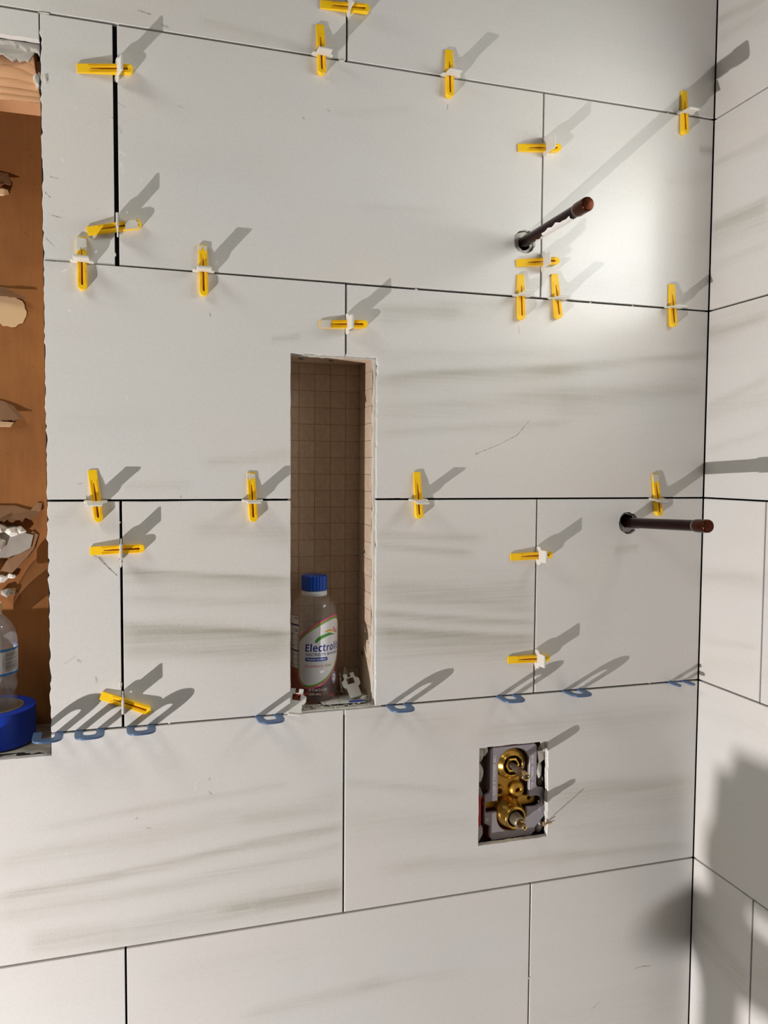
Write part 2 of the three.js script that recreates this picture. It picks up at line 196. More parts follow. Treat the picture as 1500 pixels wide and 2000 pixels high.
// boards and studs behind the tiles
{
  const holes = [rect(NICHE.x0 - 0.002, NICHE.x1 + 0.0015, NICHE.y0 - 0.001, NICHE.y1 + 0.002), rect(VALVE.x0 - 0.001, VALVE.x1 + 0.004, VALVE.y0 - 0.002, VALVE.y1 + 0.002), circle(PIPES[0].x, PIPES[0].y, 0.011, 20), circle(PIPES[1].x, PIPES[1].y, 0.012, 20), rect(RECESS.x0, RECESS.x - 0.002, RECESS.y0 - 0.0005, RECESS.y1 + 0.001)];
  mesh('backer_board', slab(poly(rect(ROOM.left, 0.004, ROOM.floor, ROOM.ceiling), holes), 0.0125), M.joint, wallBack).position.z = -TH - 0.0138;
  const x0 = ROOM.left, f = ROOM.floor, c = ROOM.ceiling;
  mesh('wall_core', merged([box(x0, RECESS.x0, f, c, -0.17, -0.0235), box(RECESS.x0, NICHE.x0 - 0.02, f, RECESS.y0 - 0.012, -0.17, -0.0235), box(RECESS.x0, NICHE.x0 - 0.02, RECESS.y1 + 0.03, c, -0.17, -0.0235), box(RECESS.x + 0.01, NICHE.x0 - 0.012, RECESS.y0 - 0.02, RECESS.y1 + 0.04, -0.17, -0.0235),
    box(NICHE.x0 - 0.02, NICHE.x1 + 0.02, f, NICHE.y0 - 0.012, -0.17, -0.0235), box(NICHE.x0 - 0.02, NICHE.x1 + 0.02, NICHE.y1 + 0.012, c, -0.17, -0.0235), box(NICHE.x0 - 0.02, 0.2, f, c, -0.17, -0.112),
    box(NICHE.x1 + 0.012, VALVE.x0 - 0.004, f, c, -0.113, -0.0235), box(VALVE.x1 + 0.006, 0.2, f, -0.07, -0.113, -0.0235), box(VALVE.x0 - 0.01, VALVE.x1 + 0.01, f, VALVE.y0 - 0.004, -0.113, -0.0235), box(VALVE.x0 - 0.01, 0.2, VALVE.y1 + 0.004, -0.07, -0.113, -0.0235)]), M.core, wallBack);
  mesh('wall_panel', box(x0, RECESS.x0 - 0.0005, f, c, -TH, 0), M.paint, wallBack);
}

// ---------------------------------------------------------------- right wall, with the window out of the frame
const wallRight = structure('wall_right');
{
  const v = { 2: [[0.002, 0.766, 0.109, 0.745, 0.006, 0.3], [0.003, 0.737, 0.11, 0.723, 0.007, 0.22]], 1: [[0.003, 0.54, 0.118, 0.535, 0.006, 0.25], [0.001, 0.443, 0.122, 0.444, 0.006, 0.5], [0.001, 0.431, 0.123, 0.426, 0.013, 0.35], [0.004, 0.377, 0.125, 0.379, 0.007, 0.15]],
    0: [[-0.005, 0.266, 0.13, 0.278, 0.007, 0.3], [-0.005, 0.279, 0.129, 0.287, 0.014, 0.18], [0.001, 0.149, 0.134, 0.185, 0.007, 0.25], [-0.001, 0.133, 0.135, 0.162, 0.011, 0.18], [-0.001, 0.078, 0.137, 0.107, 0.005, 0.14]], '-1': [[0.005, -0.125, 0.126, -0.116, 0.007, 0.16], [0.007, -0.237, 0.131, -0.22, 0.006, 0.14], [0.009, -0.271, 0.132, -0.253, 0.01, 0.1]], '-2': [[0.005, -0.358, 0.156, -0.336, 0.01, 0.08]], '-3': [[0.014, -0.706, 0.132, -0.738, 0.014, 0.2], [0.013, -0.743, 0.139, -0.775, 0.008, 0.14]] };
  const q = new THREE.Group(), W = WINDOW, wz0 = W.z0 - 0.02, wz1 = W.z1 + 0.02, wy0 = W.y0 - 0.02, wy1 = W.y1 + 0.02, zEnd = 0.93;
  for (let k = -5; k <= 3; k++) {
    const y0 = Math.max(k * P, ROOM.floor), y1 = Math.min((k + 1) * P, ROOM.ceiling); if (y1 - y0 < 0.02) continue;
    const cuts = [-0.0004, k % 2 ? 0.138 : 0.4435]; while (cuts.at(-1) + T < zEnd) cuts.push(cuts.at(-1) + T); cuts.push(zEnd);
    for (let i = 0; i + 1 < cuts.length; i++) {
      const z0 = cuts[i] + j, z1 = cuts[i + 1] - j, a = y0 + j, b = y1 - j, first = i === 0 && v[k], ox = first ? 0 : cuts[i];
      const mat = first ? tileMaterial(tileTexture(0, k * P, T, P, v[k], [], 90 + k)) : plainTiles[(i + k + 9) % 3], parts = [];
      if (z1 <= wz0 || z0 >= wz1 || b <= wy0 || a >= wy1) parts.push([z0, z1, a, b]);
      else { if (z0 < wz0) parts.push([z0, wz0, a, b]); if (z1 > wz1) parts.push([wz1, z1, a, b]); const l = Math.max(z0, wz0), r = Math.min(z1, wz1); if (a < wy0 - 0.004) parts.push([l, r, a, wy0]); if (b > wy1 + 0.004) parts.push([l, r, wy1, b]); }
      for (const [l, r, d, u] of parts) if (r - l > 0.004) { const m = mesh('tile', planarUV(slab(poly(rect(l, r, d, u)), TH, 0.0005), ox, k * P, T, P), mat, wallRight); m.rotation.y = -Math.PI / 2; m.position.x = TH; }
    }
  }
  const f = ROOM.floor, c = ROOM.ceiling, e = ROOM.front, hole = rect(wz0, wz1, wy0, wy1);
  const bb = mesh('backer_board', slab(poly(rect(-0.03, e, f, c), [hole]), 0.012), M.joint, wallRight); bb.rotation.y = -Math.PI / 2; bb.position.x = TH + 0.0135;
  const core = mesh('wall_core', slab(poly(rect(-0.2, e, f, c), [hole]), 0.11), M.paint, wallRight); core.rotation.y = -Math.PI / 2; core.position.x = TH + 0.125;
  mesh('wall_panel', box(0, TH, f, c, zEnd, e), M.roomPaint, wallRight);
  const win = structure('window_1'), cy = (W.y0 + W.y1) / 2, cz = (W.z0 + W.z1) / 2, h = W.y1 - W.y0, w = W.z1 - W.z0, d = W.depth;
  mesh('window_reveal', merged([box(-0.001, d + 0.03, wy0 + 0.0005, W.y0, wz0 + 0.0005, wz1 - 0.0005), box(-0.001, d + 0.03, W.y1, wy1 - 0.0005, wz0 + 0.0005, wz1 - 0.0005), box(-0.001, d + 0.03, W.y0, W.y1, wz0 + 0.0005, W.z0), box(-0.001, d + 0.03, W.y0, W.y1, W.z1, wz1 - 0.0005)]), M.paint, win);
  const fr = mesh('window_frame', slab(poly(rect(W.z0, W.z1, W.y0, W.y1), [rect(W.z0 + 0.012, W.z1 - 0.012, W.y0 + 0.012, W.y1 - 0.012)]), 0.02, 0.002), phys({ color: 0xf2f1ee, roughness: 0.35 }), win); fr.rotation.y = -Math.PI / 2; fr.position.x = d + 0.018;
  const glow = std({ color: 0xffffff, roughness: 0.6, emissive: W.color, emissiveIntensity: 0.8 });
  mesh('window_pane', box(d + 0.004, d + 0.008, W.y0 + 0.008, W.y1 - 0.008, W.z0 + 0.008, W.z1 - 0.008), glow, win);
  const day = new THREE.RectAreaLight(W.color, W.radiance, w - 0.024, h - 0.024); day.position.set(d - 0.004, cy, cz); day.rotation.y = Math.PI / 2; day.name = 'window_daylight'; scene.add(day); // faces -x, into the room
}

// ---------------------------------------------------------------- the rest of the room
{
  const { left: l, front: e, floor: f, ceiling: c } = ROOM;
  for (const [n, g, m] of [['floor', box(l - 0.12, 0.15, f - 0.1, f, -0.2, e + 0.12), M.floor], ['ceiling', box(l - 0.12, 0.15, c, c + 0.1, -0.2, e + 0.12), M.roomPaint], ['wall_left', box(l - 0.12, l, f, c, -0.2, e + 0.12), M.roomPaint], ['wall_front', box(l, 0.15, f, c, e, e + 0.12), M.roomPaint]]) { const o = mesh(n, g, m); o.name = n; o.userData.kind = 'structure'; }
  // unseen fill panel, added overhead to lift the upper left of the back wall
  const cl = thing('added_fill_panel', 'unseen square fill panel added overhead to brighten the upper left wall', 'fill light', [FILL_PANEL.at[0], ROOM.ceiling, FILL_PANEL.at[2]]), hs = FILL_PANEL.size / 2;
  mesh('frame', slab(poly(rect(-hs - 0.02, hs + 0.02, -hs - 0.02, hs + 0.02), [rect(-hs, hs, -hs, hs)]), 0.036, 0.002).rotateX(Math.PI / 2), M.paint, cl);
  mesh('diffuser', box(-hs, hs, -0.03, -0.004, -hs, hs), std({ color: 0xffffff, emissive: FILL_PANEL.color, emissiveIntensity: 1.5, roughness: 0.5 }), cl);
  const s = new THREE.RectAreaLight(FILL_PANEL.color, FILL_PANEL.radiance, FILL_PANEL.size, FILL_PANEL.size); s.position.set(...FILL_PANEL.at); s.position.y = ROOM.ceiling - 0.034; s.rotation.x = -Math.PI / 2; s.name = 'added_fill_glow'; scene.add(s);
  // work lamp on the floor
  const wl = thing('work_lamp', 'small black work lamp standing on the floor', 'lamp', [LAMP.at[0], ROOM.floor, LAMP.at[2]]), hy = LAMP.at[1] - ROOM.floor;
  const blk = std({ color: 0x1c1c1e, roughness: 0.6 });
  mesh('base', new RoundedBoxGeometry(0.14, 0.016, 0.12, 3, 0.006).translate(-0.03, 0.008, 0), blk, wl);
  mesh('post', new THREE.CylinderGeometry(0.008, 0.008, hy - 0.05, 12).translate(-0.05, (hy - 0.05) / 2 + 0.014, 0), blk, wl);
  mesh('housing', new RoundedBoxGeometry(0.045, 0.08, 0.1, 3, 0.008).translate(-0.05, hy, 0), blk, wl);
  mesh('lens', new THREE.SphereGeometry(0.012, 16, 10).translate(-0.02, 0, 0).translate(0, hy, 0), std({ color: 0xffffff, emissive: LAMP.color, emissiveIntensity: 4 }), wl);
  const pl = new THREE.SpotLight(LAMP.color, LAMP.candela, 0, LAMP.angle, LAMP.penumbra, 2); pl.position.set(...LAMP.at); pl.target.position.set(...LAMP.aim); scene.add(pl.target); pl.castShadow = true; pl.shadow.radius = LAMP.radius; pl.shadow.mapSize.set(2048, 2048); pl.shadow.camera.near = 0.02; pl.name = 'work_lamp_glow'; scene.add(pl);
  // added unseen blocker, outlined to throw the stepped soft shadow on the right wall
  const k = 0.25, at = ([z, y]) => [LAMP.at[2] + k * (z - LAMP.at[2]), LAMP.at[1] + k * (y - LAMP.at[1])];
  const cut = [[0.32, -0.385], [0.095, -0.403], [0.088, -0.44], [0.056, -0.446], [0.05, -0.53], [0.035, -0.56], [0.033, -0.61], [0.046, -0.628], [0.046, -0.652], [0.006, -0.662], [-0.023, -0.669], [-0.03, -0.715], [-0.018, -0.747], [0.002, -0.7726], [0.028, -0.8], [0.034, -0.83], [0.03, -1.865], [0.115, -1.865], [0.115, -0.85], [0.12, -0.785], [0.32, -0.755], [0.32, -0.662], [0.132, -0.658], [0.132, -0.634], [0.32, -0.632]].map(at);
  const ob = tag(mesh('added_shadow_board', slab(poly(cut), 0.006, 0.0005), M.board), 'unseen stepped board added by the work lamp to cast the corner shadow', 'board'); ob.rotation.y = -Math.PI / 2; ob.position.x = LAMP.at[0] + k * 2.23;
}

// ---------------------------------------------------------------- niche
{
  const N = NICHE, d = N.depth, q = 0.0254;
  const gridMat = [0, 1, 2, 3].map((s) => std({ roughness: 0.9, color: [0xd0b9a2, 0xceb7a0, 0xd1bba4, 0xcdb59e][s], map: data(64, 64, (u, v, c) => { const k = 225 + 30 * fbm(u * 6, v * 6, s) + 10 * (hash(u * 64 | 0, v * 64 | 0, s) - 0.5); c[0] = k; c[1] = k - 2; c[2] = k - 5; }) }));
  const lineMat = std({ color: 0x8f765e, roughness: 0.95 });
  const panel = mesh('niche_panel', merged([box(N.x0 - 0.012, N.x1 + 0.012, N.y0 - 0.011, N.y1 + 0.011, -d - 0.012, -d), box(N.x1, N.x1 + 0.011, N.y0, N.y1 + 0.008, -d, -0.024), box(N.x0 - 0.011, N.x0, N.y0, N.y1 + 0.008, -d, -0.024)]), lineMat, wallBack);
  let n = 0; const sq = (x0, x1, y0, y1, make) => { if (x1 - x0 < 0.003 || y1 - y0 < 0.003) return; mesh('square', make(x0 + 0.0003, x1 - 0.0003, y0 + 0.0003, y1 - 0.0003), gridMat[(n * 7 + (n >> 2)) % 4], panel); n++; };
  const ys = []; for (let y = 0.137 - 18 * q; y < N.y1 + q; y += q) ys.push(y);
  const xs = [N.x0, -0.6605, -0.636, -0.6115, -0.5875, N.x1];
  for (let i = 0; i + 1 < ys.length; i++) {
    const a = Math.max(ys[i], N.y0), b = Math.min(ys[i + 1], N.y1);
    for (let k = 0; k + 1 < xs.length; k++) sq(xs[k], xs[k + 1], a, b, (x0, x1, y0, y1) => box(x0, x1, y0, y1, -d - 0.001, -d + 0.0005 + 0.0004 * hash(i, k, 2)));
    for (const [z0, z1] of [[-d + 0.001, -0.066], [-0.066, -0.024]]) { const h = 0.0005 * hash(i, z0 * 900 | 0, 3); sq(z0, z1, a, b, (l, r, y0, y1) => box(N.x1 - 0.0006 - h, N.x1 + 0.001, y0, y1, l, r)); sq(z0, z1, a, b, (l, r, y0, y1) => box(N.x0 - 0.001, N.x0 + 0.0006 + h, y0, y1, l, r)); }
  }
  const top = mesh('niche_head', box(N.x0 - 0.011, N.x1 + 0.011, N.y1, N.y1 + 0.011, -d, -0.0238), gridMat[0], wallBack);
  const screw = lathe([[0, -0.0002], [0.0018, -0.0002], [0.0024, -0.0014], [0.0042, -0.0016], [0.0046, -0.0006], [0.0048, 0]], 16);
  for (const [x, z] of [[-0.666, -0.045], [-0.62, -0.048]]) mesh('screw_head', screw, M.steel, top).position.set(x, N.y1, z);
  mesh('screw_head', screw.clone().rotateZ(-Math.PI / 2), M.steel, top).position.set(N.x1 - 0.0012, -0.085, -0.062);
  mesh('screw_head', screw.clone().rotateZ(-Math.PI / 2), M.steel, top).position.set(N.x1 - 0.0012, -0.24, -0.068);
  mesh('niche_sill', bumpy(new THREE.BoxGeometry(N.x1 - N.x0 + 0.02, 0.01, d, 40, 1, 30).translate((N.x0 + N.x1) / 2, N.y0 - 0.0056, -d / 2 - 0.0015), 0.0022, 130, 5), M.mortar, wallBack);
  // mortar and cut board edges round the opening
  const strip = (name, along, seed, w, make) => { const g = new THREE.BoxGeometry(w, 1, 0.002, 8, 90, 1), p = g.attributes.position; for (let i = 0; i < p.count; i++) { const t = p.getY(i) + 0.5, inner = 0.5 - p.getX(i) / w; p.setX(i, p.getX(i) + inner * w * (0.15 + 0.75 * fbm(t * 24, 1, seed, 4))); p.setZ(i, p.getZ(i) + (p.getZ(i) > 0 ? 0.0022 * (fbm(t * 60, inner * 5, seed + 1, 3) - 0.35) : 0)); } g.computeVertexNormals(); make(g); return mesh(name, g, M.mortar, wallBack); };
  strip('mortar_edge', 'y', 3, 0.026, (g) => g.scale(1, N.y1 - N.y0, 1).rotateY(-Math.PI / 2).rotateX(0).scale(1, 1, 1).translate(N.x1 - 0.0005, (N.y0 + N.y1) / 2, -0.021));
  strip('mortar_edge', 'x', 8, 0.02, (g) => g.scale(1, N.x1 - N.x0, 1).rotateZ(Math.PI / 2).rotateX(Math.PI / 2).translate((N.x0 + N.x1) / 2, N.y1 - 0.0005, -0.018));
}

// ---------------------------------------------------------------- recess at the left
{
  const R = RECESS, z = -R.depth;
  const kraft = std({ roughness: 0.85, map: data(512, 1024, (u, v, c) => { const f = fbm(u * 8, v * 16, 3), s = fbm(u * 120, v * 40, 5, 3), sp = vnoise(u * 240, v * 520, 9) > 0.965 ? -40 : 0, st = vnoise(u * 30, v * 3, 4) * 8; c[0] = 124 + 22 * f + 11 * s + sp + st; c[1] = 75 + 18 * f + 9 * s + sp * 0.8 + st * 0.7; c[2] = 33 + 12 * f + 6 * s + sp * 0.4; }) });
  const back = mesh('recess_back', planarUV(box(R.x0, R.x + 0.014, R.y0 - 0.012, R.y1 + 0.03, z - 0.012, z), R.x0, R.y0, 0.46, 0.92), kraft, wallBack);
  mesh('recess_stud', box(R.x0 - 0.002, R.x0 + 0.03, R.y0, R.y1 + 0.03, z, -0.024), std({ color: 0xb98a5c, roughness: 0.85 }), wallBack);
  const sill = new THREE.BoxGeometry(R.x - R.x0, 0.02, R.depth - 0.01, 60, 1, 24).translate((R.x + R.x0) / 2, R.y0 - 0.0105, -R.depth / 2 - 0.005);
  mesh('recess_sill', bumpy(sill, 0.0024, 90, 12), std({ roughness: 0.95, map: data(128, 128, (u, v, c) => { const k = 118 + 90 * fbm(u * 14, v * 14, 2); c[0] = k; c[1] = k * 0.97; c[2] = k * 0.92; }) }), wallBack);
  // header stud with a knot
  const wood = std({ roughness: 0.75, map: data(768, 320, (u, v, c) => { const x = u * 0.3, y = v * 0.1, kx = x - 0.25, ky = y - 0.06, kr = Math.hypot(kx * 0.75, ky * 1.35), pull = Math.exp(-kr * kr / 0.0016) * 0.02; const l = (y + pull * Math.sign(ky || 1) + 0.006 * Math.sin(x * 14 + 0.6) + 0.006 * fbm(x * 9, y * 20, 3)) * 150; let r = l - Math.floor(l); r = Math.pow(r, 3) * (0.4 + 0.9 * vnoise(x * 8, l | 0, 5)); const g = fbm(x * 26, y * 800, 7, 3); let k = 1 - 0.2 * r - 0.1 * g; let knot = Math.max(0, 1 - kr / 0.024); if (knot > 0) k *= 1 - 0.42 * Math.pow(knot, 0.5) - 0.1 * Math.sin(kr * 1900) * knot; c[0] = 248 * k; c[1] = 190 * k * (1 - 0.06 * r - 0.1 * knot); c[2] = 142 * k * (1 - 0.14 * r - 0.25 * knot); if (kr < 0.004) { c[0] *= 0.45; c[1] *= 0.4; c[2] *= 0.4; } }) });
  const hd = mesh('header_stud', planarUV(slab(poly([[-1.3, 0.508], [-1.0085, 0.5085], [-1.0085, 0.5155], [-1.017, 0.57], [-1.017, 0.603], [-1.3, 0.603]]), 0.038, 0.0012), -1.3, 0.508, 0.3, 0.1), wood, wallBack); hd.position.z = -0.062;
  mesh('header_filler', box(R.x0, R.x + 0.01, 0.58, R.y1 + 0.04, -0.13, -0.063), M.core, wallBack);
  // white board edge and mortar smears along the cut edge
  const ed = poly([[R.x - 0.0035, R.y1 - 0.01], ...jagged([R.x - 0.006, R.y1 - 0.006], [R.x - 0.05, R.y1 - 0.001], 0.006, 4, 0.004), [R.x - 0.07, R.y1 + 0.004], [R.x + 0.002, R.y1 + 0.004], [R.x + 0.002, R.y1 - 0.03]]);
  mesh('mortar_edge', slab(ed, 0.01, 0.0008), M.mortar, wallBack).position.z = -0.0236;
  mesh('mortar_edge', lump(5, 0.006, 0.012, 0.007).translate(-1.0125, 0.535, -0.021), M.mortar, wallBack);
  mesh('mortar_edge', lump(8, 0.003, 0.006, 0.002).translate(-1.001, 0.5305, 0.0005), M.mortar, wallBack);
  mesh('mortar_edge', bumpy(slab(poly([...jagged([-1.06, 0.561], [-1.02, 0.556], 0.008, 7, 0.004), [-1.016, 0.57], [-1.02, 0.578], [-1.3, 0.58], [-1.3, 0.57]]), 0.003, 0.0005), 0.001, 200, 4), M.mortar, wallBack).position.z = -0.0245;

  // torn paper and plaster on the drywall paper
  const flapMat = std({ color: 0x8e6a4c, roughness: 0.9, side: THREE.DoubleSide }), tan = std({ color: 0xd6b48a, roughness: 0.9 }), plaster = std({ color: 0xe9e4dd, roughness: 0.95 }), greyP = std({ color: 0xa29a92, roughness: 0.95 });
  const flap = (pts, out, seed, parent, m = flapMat) => { // a torn sheet hinged on the wall, curling outwards along its lower edge
    const s = poly(pts), g = slab(s, 0.0008), p = g.attributes.position, ys = pts.map((q) => q[1]), hi = Math.max(...ys), lo = Math.min(...ys);
    for (let i = 0; i < p.count; i++) { const t = (hi - p.getY(i)) / (hi - lo); p.setZ(i, p.getZ(i) + out * t * t + 0.003 * (fbm(p.getX(i) * 80, p.getY(i) * 80, seed) - 0.3)); }
    g.computeVertexNormals(); return mesh('paper_flap', g, m, parent);
  };
  const patch = (pts, m, parent, name = 'torn_patch', th = 0.0012) => mesh(name, slab(poly(pts), th, 0.0003), m, parent);
  const t1 = thing('torn_paper', 'small brown torn paper curl with tan core, highest on the drywall paper', 'torn paper', [-1.07, 0.437, z]);
  flap([[-0.02, 0.02], [0.004, 0.018], [0.009, 0.004], ...jagged([0.008, 0.0], [-0.02, 0.004], 0.004, 4, 0.004)], 0.007, 2, t1); mesh('plaster_chunk', lump(21, 0.01, 0.006, 0.007).translate(-0.003, -0.009, 0.003), tan, t1);
  const t2 = thing('torn_paper', 'brown torn paper flap over a round tan patch at the left of the drywall paper', 'torn paper', [-1.07, 0.268, z]);
  patch(circle(0.002, -0.004, 0.0225, 26, 0.12, 6), tan, t2); flap([[-0.04, 0.03], [-0.004, 0.029], [0.012, 0.021], [0.027, 0.014], [0.022, 0.0125], ...jagged([0.012, 0.0135], [-0.04, 0.016], 0.003, 5, 0.004)], 0.0105, 6, t2);
  const t3 = thing('torn_paper', 'torn paper flap with a thin tan strip under it, third down the drywall paper', 'torn paper', [-1.07, 0.112, z]);
  patch([...jagged([-0.03, -0.012], [0.005, -0.011], 0.003, 9, 0.004), [0.006, -0.005], [-0.03, -0.003]], tan, t3, 'torn_patch', 0.004); flap([[-0.03, 0.03], [-0.006, 0.024], [0.006, 0.018], [0.016, 0.005], ...jagged([0.018, -0.002], [-0.03, -0.004], 0.003, 8, 0.004)], 0.009, 8, t3);
  const t4 = thing('broken_plaster', 'broken lump of white and grey plaster with torn brown paper above the water bottle', 'plaster', [-1.065, -0.055, z]);
  patch([[-0.06, 0.012], [0.0, 0.014], [0.008, 0.005], [0.024, 0.0], [0.02, -0.018], [0.006, -0.026], [-0.012, -0.032], [-0.06, -0.03]], greyP, t4, 'torn_patch', 0.004);
  for (const [i, x, y, zz, s] of [[1, -0.02, 0.012, 0.012, 0.013], [2, -0.004, 0.006, 0.01, 0.01], [3, -0.024, -0.012, 0.012, 0.012], [4, 0.006, 0.008, 0.008, 0.008], [5, -0.03, 0.0, 0.014, 0.013], [6, -0.02, -0.062, 0.006, 0.009], [7, -0.006, -0.058, 0.004, 0.006], [8, -0.032, -0.05, 0.008, 0.01]]) mesh('plaster_chunk', lump(40 + i, s * 1.3, s * 0.8, s).translate(x, y, zz * 0.6), plaster, t4);
  flap([[-0.06, 0.044], [0.0, 0.043], [0.008, 0.04], [0.02, 0.036], [0.03, 0.047], [0.036, 0.046], [0.034, 0.034], ...jagged([0.022, 0.022], [-0.06, 0.018], 0.006, 14, 0.004)], 0.014, 12, t4);
  flap([[0.022, 0.006], [0.03, 0.0], [0.024, -0.02], [0.014, -0.034], [-0.005, -0.054], [-0.02, -0.05], [-0.012, -0.036], [0.0, -0.028], [0.014, -0.02]], 0.006, 15, t4);
  const t5 = thing('broken_plaster', 'small dark broken plaster plug just above the water bottle', 'plaster', [-1.078, -0.137, z]);
  mesh('plaster_chunk', lump(61, 0.01, 0.008, 0.008).translate(0, 0, 0.003), greyP, t5); mesh('paper_flap', lump(62, 0.006, 0.007, 0.004).translate(0.009, 0.001, 0.003), flapMat, t5);
}

// ---------------------------------------------------------------- levelling clips and wedges
const CLIP = (() => {
  const s = poly([[-9, -8], [-2.6, -8], [-2.6, -2.2], [2.6, -2.2], [2.6, -8], [9, -8], [9, -0.5], [14.3, 2.5], [14.3, 10], [11.5, 13.5], [9.6, 13.5], [9.6, 28.6], [8.8, 29.8], [-8.8, 29.8], [-9.6, 28.6], [-9.6, 13.5], [-11.5, 13.5], [-14.3, 10], [-14.3, 2.5], [-9, -0.5]], [rect(-5.9, 5.9, -0.6, 8.2)]);
  const g = slab(s, 1.7, 0.2).translate(0, 0, -0.85).scale(1e-3, 1e-3, 1e-3), rim = new RoundedBoxGeometry(0.0186, 0.0022, 0.0036, 2, 0.0007).translate(0, 0.0284, 0);
  return { plate: g, rim };
})();
const WEDGE = (() => {
  const L = 0.0685, hw = 0.0056, h = (x) => 0.0022 + 0.0072 * Math.min(1, Math.max(0, x / L)), pts = [];
  for (let i = 0; i <= 12; i++) { const a = -Math.PI / 2 + Math.PI * i / 12; pts.push([L - hw + hw * Math.cos(a), hw * Math.sin(a)]); }
  pts.push([0.0008, hw], [0, hw - 0.0008], [0, -hw + 0.0008], [0.0008, -hw]);
  const dense = []; pts.forEach((p, i) => { const q = pts[(i + 1) % pts.length], n = Math.max(1, Math.ceil(Math.hypot(q[0] - p[0], q[1] - p[1]) / 0.008)); for (let k = 0; k < n; k++) dense.push([p[0] + (q[0] - p[0]) * k / n, p[1] + (q[1] - p[1]) * k / n]); });
  const slot = []; for (let i = 0; i <= 8; i++) { const a = -Math.PI / 2 + Math.PI * i / 8; slot.push([0.0612 + 0.0014 * Math.cos(a), 0.0014 * Math.sin(a)]); } slot.push([0.03, 0.00125], [0.017, 0.0006], [0.017, -0.0006], [0.03, -0.00125]);
  const body = new THREE.ExtrudeGeometry(poly(dense, [slot]), { depth: 0.88, bevelEnabled: true, bevelThickness: 0.06, bevelSize: 0.0004, bevelOffset: -0.0004, bevelSegments: 1, curveSegments: 4 }).translate(0, 0, 0.06); { const p = body.attributes.position; for (let i = 0; i < p.count; i++) p.setZ(i, p.getZ(i) * h(p.getX(i))); body.computeVertexNormals(); }
  const fl = slab(poly(rect(0.0165, 0.0625, -0.0016, 0.0016)), 1); { const p = fl.attributes.position; for (let i = 0; i < p.count; i++) { const x = p.getX(i); p.setZ(i, p.getZ(i) > 0.5 ? h(x) * (x < 0.03 ? 0.93 : 0.4) : 0.0002); } fl.computeVertexNormals(); }
  const teeth = []; for (let i = 0; i < 26; i++) { const x = 0.0145 + i * 0.00182; for (const s of [-1, 1]) teeth.push(new THREE.BoxGeometry(0.0009, 0.0022, 0.0009).translate(x, s * 0.0038, h(x) + 0.0001)); }
  return { L, h, body, floor: fl, teeth: merged(teeth) };
})();
function smear(x0, x1, seed) { // dried mortar caked on the ramp between x0 and x1
  const pts = [...jagged([x0, -0.0054], [x1, -0.0054], 0.0016, seed, 0.002), ...jagged([x1, -0.0052], [x1, 0.0053], 0.005, seed + 1, 0.0016), ...jagged([x1, 0.0054], [x0, 0.0054], 0.0016, seed + 2, 0.002)];
  const g = slab(poly(pts), 0.0008, 0.00015), p = g.attributes.position; for (let i = 0; i < p.count; i++) p.setZ(i, p.getZ(i) + WEDGE.h(p.getX(i)) - 0.0001 + 0.0007 * (fbm(p.getX(i) * 900, p.getY(i) * 900, seed) - 0.4)); g.computeVertexNormals(); return g;
}
const wedge0 = thing('leveling_wedge', '', 'wedge', [0, 0, 0], 'yellow tile leveling wedges');
mesh('body', WEDGE.body, M.yellow, wedge0); mesh('groove_floor', WEDGE.floor, M.amber, wedge0); mesh('teeth', WEDGE.teeth, M.yellow, wedge0);
const clip0 = thing('leveling_clip', '', 'clip', [0, 0, 0], 'white tile leveling clips in the joints');
mesh('plate', CLIP.plate, M.clip, clip0); mesh('rim', CLIP.rim, M.clip, clip0);
const X = new THREE.Vector3(1, 0, 0), Y = new THREE.Vector3(0, 1, 0), Z = new THREE.Vector3(0, 0, 1);
let firstPair = true;
// x, y of the square end; direction in degrees; x, y of the joint; joint runs 'v' or 'h'; clip lean; mortar [from, to]
function pair(ax, ay, deg, jx, jy, way, where, o = {}) {
  const w = firstPair ? wedge0 : wedge0.clone(), c = firstPair ? clip0 : clip0.clone();
  if (!firstPair) { w.name = numbered('leveling_wedge'); c.name = numbered('leveling_clip'); scene.add(w, c); }
  firstPair = false;
  w.userData = { ...wedge0.userData, label: 'yellow plastic wedge ' + where }; c.userData = { ...clip0.userData, label: 'white clip on the wedge ' + where };
  w.position.set(ax, ay, 0.0006); w.rotation.z = deg * Math.PI / 180;
  const m = way === 'h' ? new THREE.Matrix4().makeBasis(X, Z, Y.clone().negate()) : new THREE.Matrix4().makeBasis(Y, Z, X);
  c.quaternion.setFromRotationMatrix(m); if (o.lean) c.rotateX(o.lean); c.position.set(jx, jy, 0);
  if (o.smear) for (const s of o.smear) { const k = mesh('mortar_smear', smear(s[0], s[1], s[2] ?? 7), M.mortar, w); k.userData.label = 'dried pale mortar on the wedge'; }
}
const va = -1.5 * T, vb = -T, vc = -0.5 * T;
pair(-0.9634, 0.5480, 5.5, va, 0.5515, 'v', 'on the upright joint beside the wooden header', { lean: 0.28 });
pair(-0.6490, 0.6800, 2, vb, 0.683, 'v', 'on the short upright joint at the very top', { lean: 0.05 });
pair(-0.6496, 0.6530, -88.5, -0.6475, R2, 'h', 'upright, leftmost of three on the top joint', { lean: 0.1 });
pair(-0.4599, 0.6485, -89.6, -0.4590, R2, 'h', 'upright, middle of three on the top joint', { lean: 0.1 });
pair(-0.0603, 0.6466, -89.8, -0.0600, R2, 'h', 'upright on the top joint near the corner', { lean: 0.08 });
pair(-0.3480, 0.5240, 5, vc, 0.5290, 'v', 'lying level above the upper copper pipe stub', { lean: 0.13 });
pair(-0.9537, 0.3458, 12.6, va, 0.3560, 'v', 'tilted and mortar-spotted on the upper left joint', { lean: 0.02, smear: [[0.047, 0.064, 11]] });
